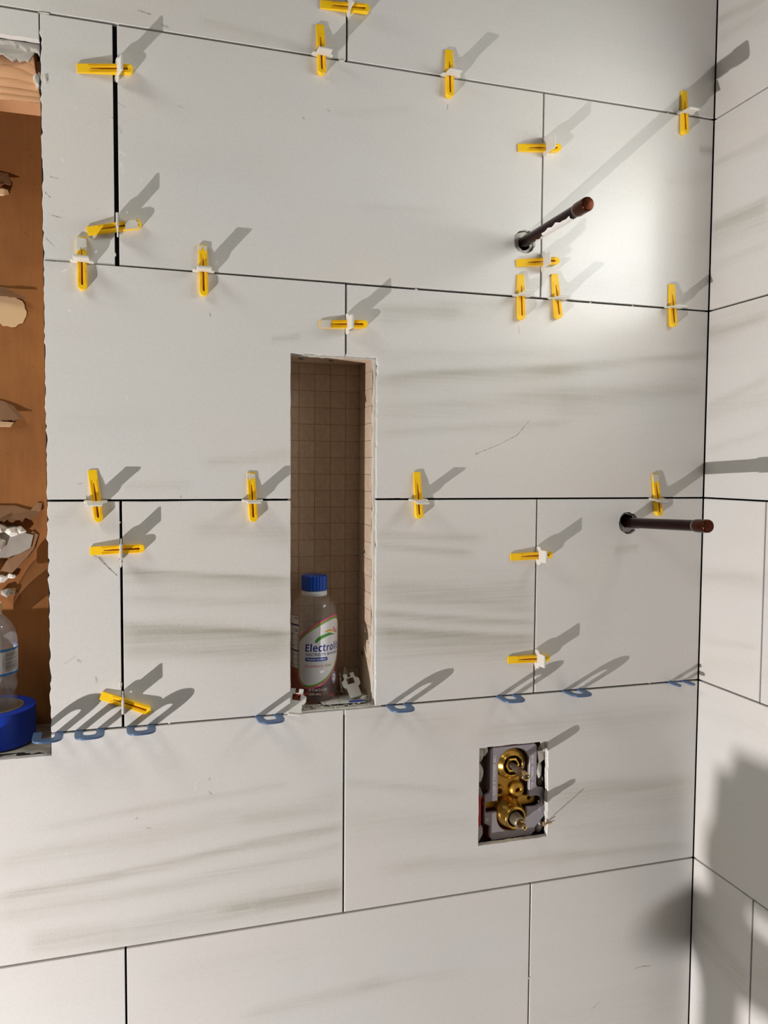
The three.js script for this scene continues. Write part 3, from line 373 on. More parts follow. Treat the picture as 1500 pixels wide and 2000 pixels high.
pair(-0.9606, 0.3387, -89.4, -0.9600, R1, 'h', 'upright, mortar-caked on top, beside the recess edge', { lean: -0.05, smear: [[0.0005, 0.017, 21]] });
pair(-0.8087, 0.3416, -89.4, -0.8083, R1, 'h', 'upright, second from the left on the second level joint', { lean: 0, smear: [[0.0005, 0.006, 25]] });
pair(-0.6494, 0.2460, 2.5, vb, 0.2480, 'v', 'lying level with a mortar-caked end above the niche', { lean: 0.1, smear: [[0.0003, 0.017, 31]] });
pair(-0.3476, 0.3545, 6.5, vc, 0.3585, 'v', 'lying level directly below the upper copper pipe stub', { lean: -0.05 });
pair(-0.3405, 0.3382, -89.7, -0.3402, R1, 'h', 'upright, left one of two under the upper pipe stub', { lean: 0 });
pair(-0.2838, 0.3433, -84.5, -0.2806, R1, 'h', 'leaning, right one of two under the upper pipe stub', { lean: 0.06, smear: [[0.034, 0.041, 41]] });
pair(-0.0739, 0.3432, -88.1, -0.0729, R1, 'h', 'upright on the second level joint near the corner', { lean: 0.05 });
pair(-0.9513, 0.0399, -83.4, -0.9472, 0, 'h', 'leaning, on the joint level with mid-niche, beside the recess', { lean: 0.16 });
pair(-0.7454, 0.0384, -87.6, -0.7440, 0, 'h', 'upright, just left of the niche', { lean: 0.08, smear: [[0.0005, 0.009, 45]] });
pair(-0.5033, 0.0397, -87.5, -0.5018, 0, 'h', 'upright, just right of the niche', { lean: 0.17 });
pair(-0.0965, 0.0395, -83.9, -0.0930, 0, 'h', 'upright, mortar-smeared, above the lower pipe stub', { lean: 0.24, smear: [[0.0005, 0.013, 51]] });
pair(-0.9552, -0.0662, 2.2, va, -0.0648, 'v', 'lying level on the lower left upright joint', { lean: 0.02 });
pair(-0.3503, -0.0898, 2.4, vc, -0.0882, 'v', 'lying level, upper of two right of the niche', { lean: 0.08 });
pair(-0.3520, -0.2491, 0, vc, -0.2491, 'v', 'lying level, lower of two right of the niche', { lean: 0.08 });
pair(-0.9442, -0.2590, -21.7, va, -0.2695, 'v', 'tilted downward above the blue shims at lower left', { lean: 0.03 });

// ---------------------------------------------------------------- blue horseshoe shims in the joint under the niche
{
  const hw = 18.6, inn = 8.2, pts = [[-hw, -7]], N = 14;
  for (let i = 0; i <= N; i++) { const a = Math.PI - Math.PI * i / N; pts.push([hw * Math.sign(Math.cos(a)) * Math.pow(Math.abs(Math.cos(a)), 0.75), 18 + 17.5 * Math.pow(Math.sin(a), 0.8)]); }
  pts.push([hw, -7], [inn, -7]);
  for (let i = 0; i <= N; i++) { const a = Math.PI * i / N; pts.push([inn * Math.sign(Math.cos(a)) * Math.pow(Math.abs(Math.cos(a)), 0.75), 14 + 8.5 * Math.pow(Math.sin(a), 0.8)]); }
  pts.push([-inn, -7]);
  const U = slab(poly(pts), 2.5, 0.25).translate(0, 0, -1.25).scale(1e-3, 1e-3, 1e-3).rotateX(Math.PI / 2); // lies level, outwards is +z
  const fork = slab(poly([[-18, -7], [18, -7], [18, 20], [16, 24], [12, 25], [9, 22], [9, -2], [-9, -2], [-9, 22], [-12, 25], [-16, 24], [-18, 20]]), 2.5, 0.25).translate(0, 0, -1.25).scale(1e-3, 1e-3, 1e-3).rotateX(Math.PI / 2);
  const list = [[-1.0095, 'sticking out half over the dark recess'], [-0.9585, 'between the recess shim and the upright joint'], [-0.8940, 'just right of the lower left upright joint'], [-0.7215, 'just left of the niche opening'], [-0.5290, 'just right of the niche opening'], [-0.3510, 'just left of the upright joint right of the niche'], [-0.2370, 'right of the upright joint above the valve']];
  list.forEach(([x, where], i) => { const m = tag(mesh('horseshoe_shim', U, M.shim), 'blue plastic horseshoe shim ' + where, 'shim', 'blue horseshoe shims'); m.position.set(x, D1, 0.0005); m.rotation.y = (hash(i, 4, 4) - 0.5) * 0.12; });
  const f = tag(mesh('horseshoe_shim', fork, M.shim), 'blue plastic shim with its two prongs pointing outwards at the wall corner', 'shim', 'blue horseshoe shims'); f.position.set(-0.0415, D1, 0.0005);
}

// ---------------------------------------------------------------- copper pipe stubs
function pipe(at, len, tiltX, label, o) {
  const g = thing('copper_pipe', label, 'pipe', [at.x, at.y, 0]); g.rotation.x = tiltX;
  mesh('tube', zLathe([[0.0068, -0.055], [0.008, -0.055], [0.008, len - 0.02], [0.0068, len - 0.02]], 28), M.copper, g);
  mesh('cap', zLathe([[0.0081, len - 0.026], [0.0092, len - 0.0255], [0.0094, len - 0.02], [0.0094, len - 0.003], [0.0088, len - 0.0006], [0.0075, len], [0, len + 0.0004]], 28), M.capCopper, g);
  mesh('solder_ring', zLathe([[0.0079, len - 0.0295], [0.0086, len - 0.0275], [0.0093, len - 0.0255], [0.0081, len - 0.0245]], 28), M.solder, g);
  for (const [a0, a1, z0, z1, seed, m] of o.films) { // a wrapped film stuck on the tube, with a torn outline
    const n = 22, k = 14, pos = [], idx = []; for (let i = 0; i <= n; i++) for (let q = 0; q <= k; q++) { const t = i / n, e0 = a0 + 0.35 * (fbm(t * 7, 1, seed) - 0.5) * 2, e1 = a1 + 0.5 * (fbm(t * 9, 5, seed) - 0.5) * 2, a = e0 + (e1 - e0) * q / k, r = 0.0085 + 0.0009 * fbm(t * 10, q * 0.5, seed + 3) , zz = z0 + (z1 - z0) * t + 0.004 * (fbm(q * 0.6, i === 0 ? 1 : 3, seed) - 0.5) * (i === 0 || i === n ? 1 : 0); pos.push(r * Math.cos(a), r * Math.sin(a), zz); }
    for (let i = 0; i < n; i++) for (let q = 0; q < k; q++) { const a = i * (k + 1) + q, b = a + k + 1; idx.push(a, a + 1, b, b, a + 1, b + 1); }
    const fg = new THREE.BufferGeometry(); fg.setAttribute('position', new THREE.Float32BufferAttribute(pos, 3)); fg.setIndex(idx); fg.computeVertexNormals(); m.side = THREE.DoubleSide; mesh('torn_film', fg, m, g).userData.label = 'torn white film stuck on the pipe';
  }
  return g;
}
pipe(PIPES[0], 0.179, 0.0, 'upper dark copper pipe stub with torn white film along its side', { films: [[-2.45, -1.0, 0.062, 0.142, 3, M.whiteFilm], [-1.75, -1.1, 0.032, 0.066, 9, M.whiteFilm]] });
pipe(PIPES[1], 0.189, -0.041, 'lower dark copper pipe stub reaching out past the wall corner', { films: [[-1.8, 0.5, 0.012, 0.026, 5, M.whiteFilm]] });
PIPES.forEach((q, i) => { // the rough plug of board and mortar seen inside each drilled hole
  const pts = circle(0, 0, 0.0163, 26, 0.1, 5 + i), gap = i ? circle(0.0, 0.0035, 0.0115, 20, 0.1, 2) : circle(0.0015, -0.002, 0.0098, 20, 0.1, 2);
  mesh('hole_plug', bumpy(slab(poly(pts, [gap]), 0.0035, 0.0006), 0.0016, 160, 3 + i), i ? M.solder : M.mortar, wallBack).position.set(q.x, q.y, -0.0085);
});

// ---------------------------------------------------------------- shower valve in its cut-out
{
  const g = thing('shower_valve', 'brass shower valve body with two stems behind a grey plaster guard', 'valve', [-0.338, -0.46, 0]);
  const uy = 0.0405, ly = -0.0385; // heights of the two stems
  mesh('back_plate', new RoundedBoxGeometry(0.115, 0.152, 0.02, 3, 0.004).translate(0.001, 0, -0.06), M.core, g);
  mesh('housing', merged([new RoundedBoxGeometry(0.006, 0.05, 0.036, 3, 0.0028).translate(-0.0525, -0.029, -0.028), new RoundedBoxGeometry(0.006, 0.03, 0.03, 3, 0.0028).translate(0.0575, -0.006, -0.036), new RoundedBoxGeometry(0.078, 0.008, 0.034, 3, 0.003).translate(0.005, 0.0735, -0.032), new RoundedBoxGeometry(0.078, 0.006, 0.034, 3, 0.0028).translate(0.005, -0.077, -0.036)]), M.red, g);
  // plaster guard
  const o = [[-0.03, -0.079], [0.038, -0.079], [0.044, -0.073], [0.0455, -0.066], [0.0615, -0.05], [0.0625, -0.012], [0.058, -0.004], [0.048, -0.002], [0.046, 0.004], [0.046, 0.066], [0.042, 0.07], [-0.031, 0.07], [-0.035, 0.066], [-0.035, 0.004], [-0.037, -0.002], [-0.0435, -0.006], [-0.0435, -0.05], [-0.034, -0.055], [-0.0345, -0.072]];
  const key = []; for (let i = 0; i <= 14; i++) { const a = Math.PI * i / 14; key.push([0.006 + 0.027 * Math.cos(a), uy + 0.0 + 0.0255 * Math.sin(a)]); }
  key.push([-0.021, -0.016], [-0.0415, -0.016], [-0.0415, -0.034], [-0.022, -0.034]); for (let i = 0; i <= 14; i++) { const a = Math.PI + Math.PI * i / 14; key.push([0.0035 + 0.0255 * Math.cos(a), ly - 0.004 + 0.0255 * Math.sin(a)]); }
  key.push([0.03, -0.0335], [0.047, -0.0335], [0.0535, -0.03], [0.0545, -0.024], [0.053, -0.0185], [0.047, -0.0155], [0.033, -0.0155]);
  const guardMat = phys({ color: 0xa39ca3, roughness: 0.38, transmission: 0.12, thickness: 0 });
  const guard = mesh('plaster_guard', slab(poly(o, [key]), 0.0065, 0.0008), guardMat, g); guard.position.z = -0.0185;
  for (const x of [-0.0345, 0.0435]) mesh('guard_rail', box(x, x + 0.002, -0.001, 0.066, -0.016, 0.003), guardMat, guard);
  const words = (text, w, h, px, weight = 'bold') => { const c = document.createElement('canvas'); c.width = 512; c.height = Math.round(512 * h / w); const x = c.getContext('2d'); x.clearRect(0, 0, c.width, c.height); x.fillStyle = '#e4e0e2'; x.font = weight + ' ' + px + 'px monospace'; x.textAlign = 'center'; x.textBaseline = 'middle'; x.fillText(text, 256, c.height / 2, 500); const t = new THREE.CanvasTexture(c); t.colorSpace = THREE.SRGBColorSpace; return phys({ map: t, transparent: true, roughness: 0.5 }); };
  const print = (text, w, h, px, x, y, rot) => { const p = mesh('lettering', new THREE.PlaneGeometry(w, h), words(text, w, h, px), guard); p.position.set(x, y, 0.0067); p.rotation.z = rot; };
  print('FLUSH W FINISHED WALL', 0.066, 0.0068, 50, -0.0275, 0.026, Math.PI / 2);
  print('TTTB COMMON TRIM', 0.062, 0.0062, 50, 0.0385, 0.022, Math.PI / 2);
  print('H', 0.009, 0.009, 420, -0.0385, -0.044, Math.PI / 2); print('C', 0.009, 0.009, 420, 0.0525, -0.0375, 0);
  // brass casting
  const web = []; for (let i = 0; i <= 12; i++) { const a = Math.PI * i / 12; web.push([0.004 + 0.023 * Math.cos(a), uy + 0.02 * Math.sin(a)]); } for (let i = 0; i <= 12; i++) { const a = Math.PI + Math.PI * i / 12; web.push([0.003 + 0.0235 * Math.cos(a), ly + 0.02 * Math.sin(a)]); }
  const bodyGeo = [slab(poly(web), 0.018, 0.003).translate(0, 0, -0.046), zLathe([[0.012, -0.03], [0.0128, -0.024], [0.009, -0.0195], [0.0042, -0.0195], [0.0042, -0.027]], 28).translate(0.0175, -0.0062, 0.001), zLathe([[0.0105, -0.03], [0.0095, -0.0235], [0.0072, -0.0222], [0.0045, -0.0222], [0.0042, -0.027]], 28).translate(-0.0135, -0.0062, 0),
    slab(poly([[-0.018, -0.018], [-0.036, -0.0175], [-0.0405, -0.021], [-0.0405, -0.029], [-0.036, -0.0325], [-0.018, -0.032]], [circle(-0.0375, -0.0225, 0.0026, 14)]), 0.009, 0.0012).translate(0, 0, -0.034), slab(poly([[0.018, -0.034], [0.046, -0.0325], [0.0505, -0.0295], [0.0515, -0.0245], [0.05, -0.019], [0.044, -0.017], [0.034, -0.018], [0.02, -0.014]], [circle(0.0405, -0.0235, 0.0032, 16)]), 0.009, 0.0012).translate(0, 0, -0.034)];
  mesh('body', merged(bodyGeo), M.castBrass, g);
  // upper cartridge
  const up = mesh('upper_bonnet', zLathe([[0.0252, -0.032], [0.0254, -0.018], [0.0243, -0.0135], [0.0195, -0.0095], [0.0175, -0.0065], [0.0165, -0.006], [0.0155, -0.007], [0.0152, -0.03]], 44).translate(0.0015, uy, 0), M.brass, g);
  mesh('gland', zLathe([[0.0151, -0.03], [0.0149, -0.024], [0.0132, -0.024]], 32).translate(0.0015, uy, 0), M.rubber, up);
  mesh('hex_nut', slab(poly(circle(0.0015, uy, 0.0122, 6), [circle(0.0015, uy, 0.0078, 24)]), 0.012, 0.0008).translate(0, 0, -0.018), M.brass, up);
  mesh('gland', new THREE.CylinderGeometry(0.009, 0.009, 0.003, 24).rotateX(Math.PI / 2).translate(0.0015, uy, -0.019), M.rubber, up);
  const st = mesh('stem', zLathe([[0.0046, -0.018], [0.0046, 0.006], [0.0055, 0.007], [0.0055, 0.018], [0.0048, 0.019], [0.0048, 0.021]], 24).translate(0, uy, 0), M.spline, g);
  mesh('stem_cap', zLathe([[0.0052, 0.021], [0.0066, 0.022], [0.0068, 0.034], [0.0062, 0.0415], [0.0052, 0.043], [0.0034, 0.0425], [0.0032, 0.038]], 26).translate(0, uy, 0), M.stemTip, st);
  mesh('screw_head', zLathe([[0.0033, 0.0385], [0.0031, 0.0405], [0.0014, 0.0408], [0.0012, 0.0392], [0, 0.0392]], 16).translate(0, uy, 0), M.solder, st);
  // lower cartridge
  const lo = mesh('lower_bonnet', zLathe([[0.0245, -0.034], [0.024, -0.024], [0.0225, -0.014], [0.0195, -0.002], [0.0178, 0.001], [0.0178, 0.005], [0.0168, 0.0075], [0.0142, 0.008], [0.0135, 0.006], [0.0132, -0.02]], 44).translate(0.0012, ly, 0), M.brass, g);
  mesh('gland', new THREE.CylinderGeometry(0.0134, 0.0134, 0.003, 24).rotateX(Math.PI / 2).translate(0.0012, ly, -0.008), M.rubber, lo);
  const st2 = mesh('stem', bumpy(zLathe([[0.0102, -0.008], [0.01, 0.006], [0.0092, 0.018], [0.0084, 0.0235], [0.006, 0.0245]], 30), 0.0006, 300, 8).translate(0.0005, ly, 0), M.spline, g);
  mesh('hex_nut', slab(poly(circle(0, ly, 0.0066, 6)), 0.008, 0.0006).translate(0, 0, 0.024), M.stemTip, st2);
  mesh('stem_cap', zLathe([[0.0046, 0.031], [0.0048, 0.036], [0.0042, 0.0405], [0.0036, 0.0415], [0.0018, 0.0412], [0.0014, 0.038], [0, 0.038]], 22).translate(0, ly, 0), M.stemTip, st2);
  // crumbled board edge round the cut-out
  for (const [i, x, y, z, s] of [[1, -0.052, 0.03, -0.018, 0.012], [2, -0.054, 0.062, -0.014, 0.011], [3, 0.054, 0.052, -0.014, 0.012], [4, 0.0515, 0.024, -0.018, 0.011], [5, 0.056, 0.066, -0.012, 0.01], [6, -0.051, -0.006, -0.02, 0.01], [7, -0.05, -0.068, -0.022, 0.013], [8, 0.055, -0.066, -0.02, 0.011], [9, 0.057, 0.006, -0.022, 0.009], [10, -0.045, 0.07, -0.013, 0.009]]) mesh('cut_board_edge', bumpy(lump(200 + i, s * 0.7, s * 1.5, s * 0.7, 40), 0.002, 120, i).translate(-0.338 + x, -0.46 + y, z), i % 3 ? M.mortar : std({ color: 0x8f877c, roughness: 0.95 }), wallBack);
  const wire = new THREE.TubeGeometry(new THREE.CatmullRomCurve3([[0, 0, 0], [0.002, 0.012, 0.008], [0.003, 0.02, 0.018], [0.0015, 0.028, 0.03]].map((p) => new THREE.Vector3(...p))), 24, 0.0006, 6);
  const w = tag(mesh('twig', wire, std({ color: 0x7c5636, roughness: 0.8 })), 'thin brown curled fibre at the right edge of the valve opening', 'fibre'); w.position.set(-0.2805, -0.523, -0.004);
  const sp = tag(mesh('wood_splinter', merged([new THREE.BoxGeometry(0.0155, 0.0018, 0.0018).rotateZ(0.1), new THREE.BoxGeometry(0.004, 0.006, 0.003).translate(-0.006, 0, 0)]), std({ color: 0xa98562, roughness: 0.85 })), 'pale wood splinter stuck in the right edge of the valve opening', 'splinter'); sp.position.set(-0.2785, -0.5165, 0.0015);
}

// ---------------------------------------------------------------- bottle in the niche
{
  const N = NICHE, g = thing('drink_bottle', 'clear bottle of red drink with a blue cap standing in the niche', 'bottle', [-0.6435, N.y0 + 0.0006, -0.0592]);
  const clear = phys({ color: 0xffffff, roughness: 0.06, transmission: 0.935, thickness: 0, ior: 1.45 });
  mesh('shell', lathe([[0, 0.004], [0.02, 0.003], [0.027, 0], [0.032, 0.001], [0.0352, 0.006], [0.036, 0.014], [0.036, 0.112], [0.0351, 0.1165], [0.0354, 0.121], [0.0359, 0.128], [0.0354, 0.136], [0.0335, 0.144], [0.029, 0.1515], [0.0225, 0.157], [0.0176, 0.1595], [0.0172, 0.165]], 56), clear, g);
  const liquid = mesh('drink', lathe([[0, 0.0052], [0.02, 0.0045], [0.0268, 0.0022], [0.0315, 0.0028], [0.0343, 0.0075], [0.035, 0.0145], [0.035, 0.06], [0.0346, 0.0606], [0, 0.0604]], 48), phys({ color: 0xffffff, roughness: 0.02, transmission: 1, thickness: 0.07, ior: 1.33, attenuationColor: new THREE.Color(0.93, 0.24, 0.13), attenuationDistance: 0.06 }), g); liquid.userData.label = 'red drink filling the lower third of the bottle';
  const rib = []; for (let i = 0; i < 96; i++) { const a = i / 96 * Math.PI * 2, r = 0.0193 + (i % 4 < 2 ? 0.0005 : -0.0001); rib.push([r * Math.cos(a), r * Math.sin(a)]); }
  const capG = slab(poly(rib), 0.0225, 0.0011).rotateX(-Math.PI / 2).translate(0, 0.1665, 0);
  mesh('cap', merged([toCreasedNormals(capG, 0.6), lathe([[0, 0.1889], [0.012, 0.1892], [0.0165, 0.1889]], 32)]), phys({ color: 0x0d52c4, roughness: 0.35 }), g);
  mesh('neck_ring', lathe([[0.0176, 0.1588], [0.0196, 0.1592], [0.0199, 0.163], [0.0192, 0.166], [0.017, 0.1662]], 40), phys({ color: 0xe9ecf0, roughness: 0.4 }), g);
  // printed label, transparent where the bottle is bare
  const W = 1536, H = 900, c = document.createElement('canvas'), x = (c.width = W, c.height = H, c.getContext('2d')), a0 = -105, a1 = 105, y0 = 0.010, y1 = 0.133;
  const px = (deg) => (deg - a0) / (a1 - a0) * W, py = (m) => H - (m / 1000 - y0) / (y1 - y0) * H, mm = H / (y1 - y0) / 1000;
  x.clearRect(0, 0, W, H); x.lineJoin = 'round';
  const panel = () => { x.beginPath(); x.moveTo(px(-38), py(92)); x.bezierCurveTo(px(-20), py(108), px(25), py(124), px(52), py(126)); x.bezierCurveTo(px(78), py(126), px(86), py(118), px(86), py(104)); x.bezierCurveTo(px(86), py(70), px(40), py(34), px(-10), py(29)); x.bezierCurveTo(px(-30), py(28), px(-38), py(36), px(-38), py(50)); x.closePath(); };
  panel(); x.strokeStyle = '#e05a86'; x.lineWidth = 12 * mm; x.stroke(); panel(); x.strokeStyle = '#7fae45'; x.lineWidth = 6.5 * mm; x.stroke(); panel(); x.fillStyle = '#efedf0'; x.fill();
  const text = (s, d, m, size, color, font, maxDeg, slant = 0) => { x.save(); x.translate(px(d), py(m)); x.transform(1, 0, -slant, 1, 0, 0); x.fillStyle = color; x.font = font + ' ' + Math.round(size * mm) + 'px sans-serif'; x.textBaseline = 'alphabetic'; const w = x.measureText(s).width, want = maxDeg / (a1 - a0) * W; x.scale(want / w, 1); x.fillText(s, 0, 0); x.restore(); };
  text('Electrolit', -24, 79.5, 15.5, '#1d2c8e', 'bold', 99, 0.12);
  text('ELECTROLYTE BEVERAGE', -20, 73, 5.4, '#22307f', 'bold', 90);
  x.fillStyle = '#22389a'; x.beginPath(); x.roundRect(px(-22), py(70.5), px(34) - px(-22), 5.6 * mm, 2.8 * mm); x.fill(); text('Premium Hydration', -18, 66.2, 4.6, '#e8e9f4', 'bold', 48);
  text('Strawberry', -23, 55.5, 6.2, '#d97a88', 'bold', 46); text('-Kiwi', 24, 55.5, 6.2, '#8f9f55', 'bold', 22);
  const leaf = (pts, col) => { x.fillStyle = col; x.beginPath(); x.moveTo(px(pts[0][0]), py(pts[0][1])); for (let i = 1; i + 1 < pts.length; i += 2) x.quadraticCurveTo(px(pts[i][0]), py(pts[i][1]), px(pts[i + 1][0]), py(pts[i + 1][1])); x.closePath(); x.fill(); };
  leaf([[1, 93.5], [4, 103], [38, 106.5], [54, 104], [62, 101.5], [56, 103], [38, 102], [14, 99], [6, 92], [3, 90.5], [1, 93.5]].slice(0, 9), '#4b9a3a'); leaf([[25, 107.5], [34, 113.5], [48, 110], [58, 107], [64, 103], [54, 107.5], [40, 108.5], [30, 106.5], [25, 107.5]], '#e9b52e'); leaf([[52, 115], [60, 111], [66, 104], [62, 104], [56, 108], [51, 112], [52, 115]], '#d9607a'); leaf([[67, 112], [70, 107], [68, 102.5], [65, 104], [67, 112]], '#b8324e');
  x.fillStyle = '#e9e7ea'; x.fillRect(px(-76), py(132), px(-40) - px(-76), 80 * mm); x.strokeStyle = '#1f2a6d'; x.lineWidth = 0.6 * mm; x.strokeRect(px(-76), py(131.6), px(-40) - px(-76), 79 * mm);
  x.fillStyle = '#1f2a6d'; x.fillRect(px(-76), py(118.5), px(-40) - px(-76), 2.4 * mm); x.fillRect(px(-76), py(79.5), px(-40) - px(-76), 1.8 * mm);
  text('Facts', -56, 126, 5, '#1f2a6d', 'bold', 14); text('130', -57, 107, 6.6, '#1f2a6d', 'bold', 14);
  { const r = rng(4); for (let i = 0; i < 20; i++) { const m = 104 - i * 2.5; x.fillStyle = 'rgba(40,48,110,0.75)'; x.fillRect(px(-74), py(m), (0.25 + 0.4 * r()) * (px(-48) - px(-74)), 0.9 * mm); x.fillRect(px(-46), py(m), px(-41) - px(-46), 0.9 * mm); if (i % 3 === 0) x.fillRect(px(-76), py(m - 1.4), px(-40) - px(-76), 0.3 * mm); } }
  x.fillStyle = '#e8e6ea'; x.beginPath(); x.arc(px(56), py(37), 9 * mm, 0, 7); x.fill(); x.strokeStyle = '#27429e'; x.lineWidth = 1.8 * mm; x.beginPath(); x.arc(px(56), py(37), 7.2 * mm, 0.25, 2.9); x.stroke(); x.beginPath(); x.arc(px(56), py(37), 7.2 * mm, 3.3, 6.0); x.stroke(); text('SCIENTIFIC', 43, 36.5, 2.6, '#27429e', 'bold', 26);
  text('21 fl oz (1.3 pt)', -14, 20, 5, '#efe9e6', 'bold', 46); text('(625 mL)', -13, 14, 4.6, '#efe9e6', 'bold', 30);
  g.scale.set(0.972, 0.99, 0.972);
  const t = new THREE.CanvasTexture(c); t.colorSpace = THREE.SRGBColorSpace; t.anisotropy = 4;
  const rad = Math.PI / 180, face = -11.5 * rad, lab = mesh('label', new THREE.CylinderGeometry(0.0363, 0.0363, y1 - y0, 64, 1, true, face + a0 * rad, (a1 - a0) * rad).translate(0, (y0 + y1) / 2, 0), phys({ map: t, transparent: true, roughness: 0.35, side: THREE.DoubleSide }), g); lab.userData.label = 'white oval printed label with blue lettering';
}
// loose clips and rubble on the niche floor
{
  const N = NICHE;
  const loose = (label, p, rx, ry, rz) => { const c = clip0.clone(); c.name = numbered('leveling_clip'); scene.add(c); c.userData = { label, category: 'clip', group: 'loose clips on the niche floor' }; c.rotation.set(rx, ry, rz, 'YXZ'); c.position.set(...p); return c; };
  loose('loose white clip leaning at the left front of the bottle', [-0.680, -0.2795, -0.004], -0.35, -0.2, Math.PI - 0.12);
  loose('loose white clip leaning upright right of the bottle', [-0.5930, -0.272, -0.040], -0.55, 0.12, Math.PI + 0.16);
  loose('loose clip lying on edge behind the other loose clip right of the bottle', [-0.5890, -0.275, -0.078], -0.2, 1.15, Math.PI / 2 + 0.75);
  loose('loose clip standing on edge against the right side of the bottle', [-0.6020, -0.280, -0.060], -0.15, 1.3, Math.PI + 0.42);
  const r = rng(77), crumbs = []; for (let i = 0; i < 110; i++) { const s = 0.0012 + 0.0032 * r() * r(); crumbs.push(lump(300 + i, s * 1.5, s * 0.6, s, 9).rotateY(r() * 6).translate(N.x0 + 0.004 + (N.x1 - N.x0 - 0.008) * r(), N.y0 + s * 0.4 + 0.0002, -0.088 + 0.086 * Math.sqrt(r()))); }
  const cr = mesh('mortar_crumbs', merged(crumbs), M.mortar); cr.userData = { label: 'grey mortar crumbs scattered over the niche floor', category: 'rubble', kind: 'stuff' };
  const ch = tag(mesh('mortar_chunk', lump(501, 0.009, 0.0052, 0.006, 16), M.mortar), 'grey mortar chunk lying in the right front corner of the niche', 'mortar'); ch.position.set(-0.5745, N.y0 + 0.005, -0.022); ch.rotation.z = 0.5;
  const c = document.createElement('canvas'); c.width = 256; c.height = 160; const x = c.getContext('2d'); x.fillStyle = '#dcdcd8'; x.fillRect(0, 0, 256, 160); x.strokeStyle = '#6f7275'; x.lineWidth = 2; for (const [a, b] of [[40, 20], [120, 96], [200, 190]]) { x.beginPath(); x.moveTo(a, 0); x.lineTo(b, 160); x.stroke(); } x.fillStyle = '#2747b0'; x.fillRect(150, 118, 90, 34);
  const t = new THREE.CanvasTexture(c); t.colorSpace = THREE.SRGBColorSpace;
  const pp = tag(mesh('paper_scrap', bumpy(planarUV(slab(poly([[-0.034, -0.02], [0.03, -0.022], [0.036, 0.016], [-0.02, 0.021], [-0.037, 0.008]]), 0.0006), -0.037, -0.022, 0.073, 0.043), 0.0005, 90, 4), std({ map: t, roughness: 0.85 })), 'white printed paper scrap with a blue bar beside the bottle', 'paper'); pp.rotation.x = -Math.PI / 2; pp.position.set(-0.605, N.y0 + 0.0022, -0.034);
}

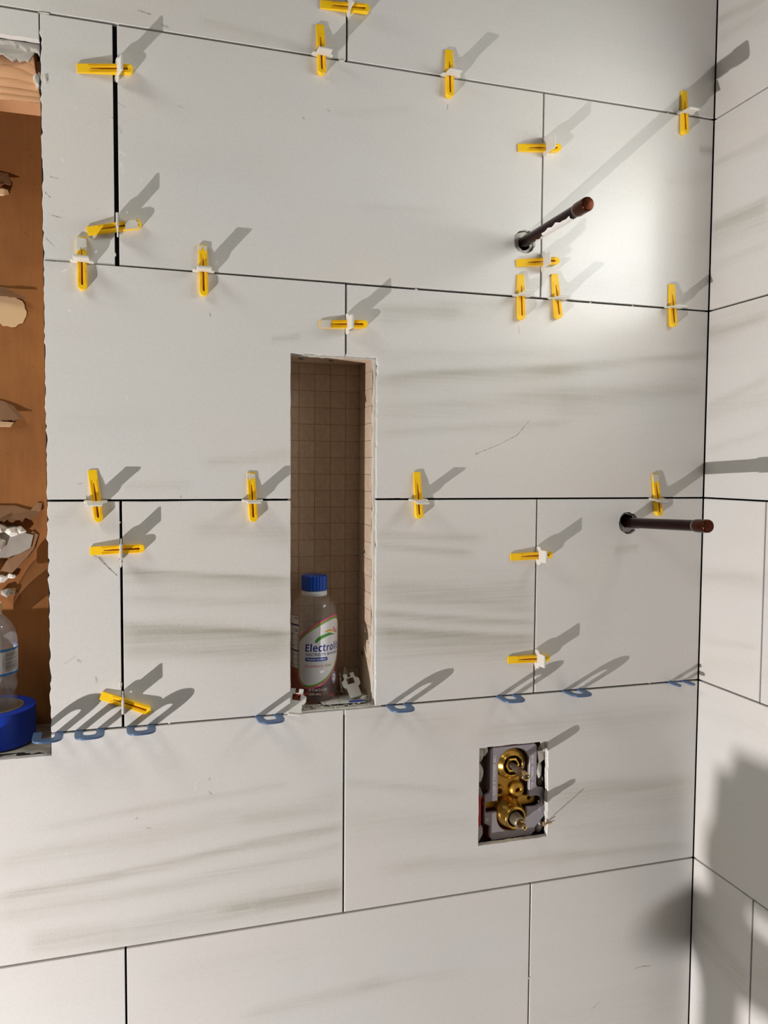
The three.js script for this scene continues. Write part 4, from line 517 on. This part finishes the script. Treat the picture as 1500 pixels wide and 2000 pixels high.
// ---------------------------------------------------------------- water bottle and tape roll in the recess
{
  const y = RECESS.y0 + 0.0012, cx = -1.0895, cz = -0.079;
  const tp = thing('tape_roll', 'roll of bright blue masking tape lying on the recess sill', 'tape', [cx, y, cz]);
  mesh('tape', lathe([[0.0395, 0.0005], [0.0545, 0], [0.0551, 0.001], [0.0551, 0.0465], [0.0545, 0.0475], [0.0395, 0.0472]], 72), phys({ color: 0x0a3fc4, roughness: 0.5 }), tp);
  mesh('core', lathe([[0.0395, 0.0474], [0.0395, 0.0482], [0.0378, 0.0482], [0.0378, 0.0005], [0.0395, 0.0005]], 56), std({ color: 0xa88a68, roughness: 0.9 }), tp);
  const b = thing('water_bottle', 'crumpled clear water bottle standing inside the blue tape roll', 'bottle', [cx - 0.001, y + 0.0008, cz]);
  const prof = [[0, 0.004], [0.022, 0.003], [0.027, 0], [0.03, 0.004], [0.0315, 0.014], [0.0305, 0.024], [0.032, 0.034], [0.0295, 0.044], [0.0325, 0.055], [0.0305, 0.065], [0.0335, 0.076], [0.032, 0.086], [0.0338, 0.094], [0.0338, 0.13], [0.0345, 0.134], [0.0338, 0.142], [0.0312, 0.153], [0.026, 0.163], [0.0185, 0.171], [0.0138, 0.1755], [0.0132, 0.18]];
  const dense = []; for (let i = 0; i + 1 < prof.length; i++) for (let k = 0; k < 3; k++) dense.push([prof[i][0] + (prof[i + 1][0] - prof[i][0]) * k / 3, prof[i][1] + (prof[i + 1][1] - prof[i][1]) * k / 3]); dense.push(prof.at(-1));
  const sh = lathe(dense, 60), p = sh.attributes.position; for (let i = 0; i < p.count; i++) { const yy = p.getY(i), a = Math.atan2(p.getZ(i), p.getX(i)), k = Math.max(0, Math.min(1, (0.094 - yy) / 0.02)), s = 1 + k * 0.3 * (fbm(Math.cos(a) * 3 + 9, Math.sin(a) * 3 + yy * 90, 5) - 0.55); p.setX(i, p.getX(i) * s); p.setZ(i, p.getZ(i) * s); } sh.computeVertexNormals();
  mesh('shell', sh, phys({ color: 0xf7fbff, roughness: 0.08, transmission: 0.86, thickness: 0, ior: 1.5 }), b);
  mesh('cap', lathe([[0.0145, 0.176], [0.0152, 0.1765], [0.0152, 0.189], [0.0142, 0.1905], [0, 0.1907]], 32), phys({ color: 0xf0e6c8, roughness: 0.4 }), b);
  const c = document.createElement('canvas'); c.width = 1024; c.height = 170; const x = c.getContext('2d'); x.fillStyle = '#eef0f2'; x.fillRect(0, 0, 1024, 170); x.fillStyle = '#4a8fd0'; x.fillRect(0, 0, 1024, 16); x.fillRect(0, 154, 1024, 16); x.fillRect(900, 0, 60, 170); x.fillStyle = '#d7d9da'; x.beginPath(); x.moveTo(720, 20); x.quadraticCurveTo(660, 85, 720, 150); x.lineTo(890, 150); x.lineTo(890, 20); x.fill(); { const r = rng(9); let yy = 24; while (yy < 146) { const h = 2 + 5 * r(); x.fillStyle = '#4a4644'; x.fillRect(715, yy, 168, h * 0.7); yy += h + 2 + 3 * r(); } } x.fillStyle = '#66696c'; x.font = '20px sans-serif'; x.save(); x.translate(650, 140); x.rotate(-Math.PI / 2); x.fillText('16.9 FL OZ', 0, 0, 110); x.restore();
  const t = new THREE.CanvasTexture(c); t.colorSpace = THREE.SRGBColorSpace;
  mesh('label', new THREE.CylinderGeometry(0.0342, 0.0342, 0.036, 56, 1, true, -2.9, 5.2).translate(0, 0.112, 0), phys({ map: t, roughness: 0.85, transmission: 0.4, thickness: 0, side: THREE.DoubleSide }), b);
}

renderer.render(scene, camera);
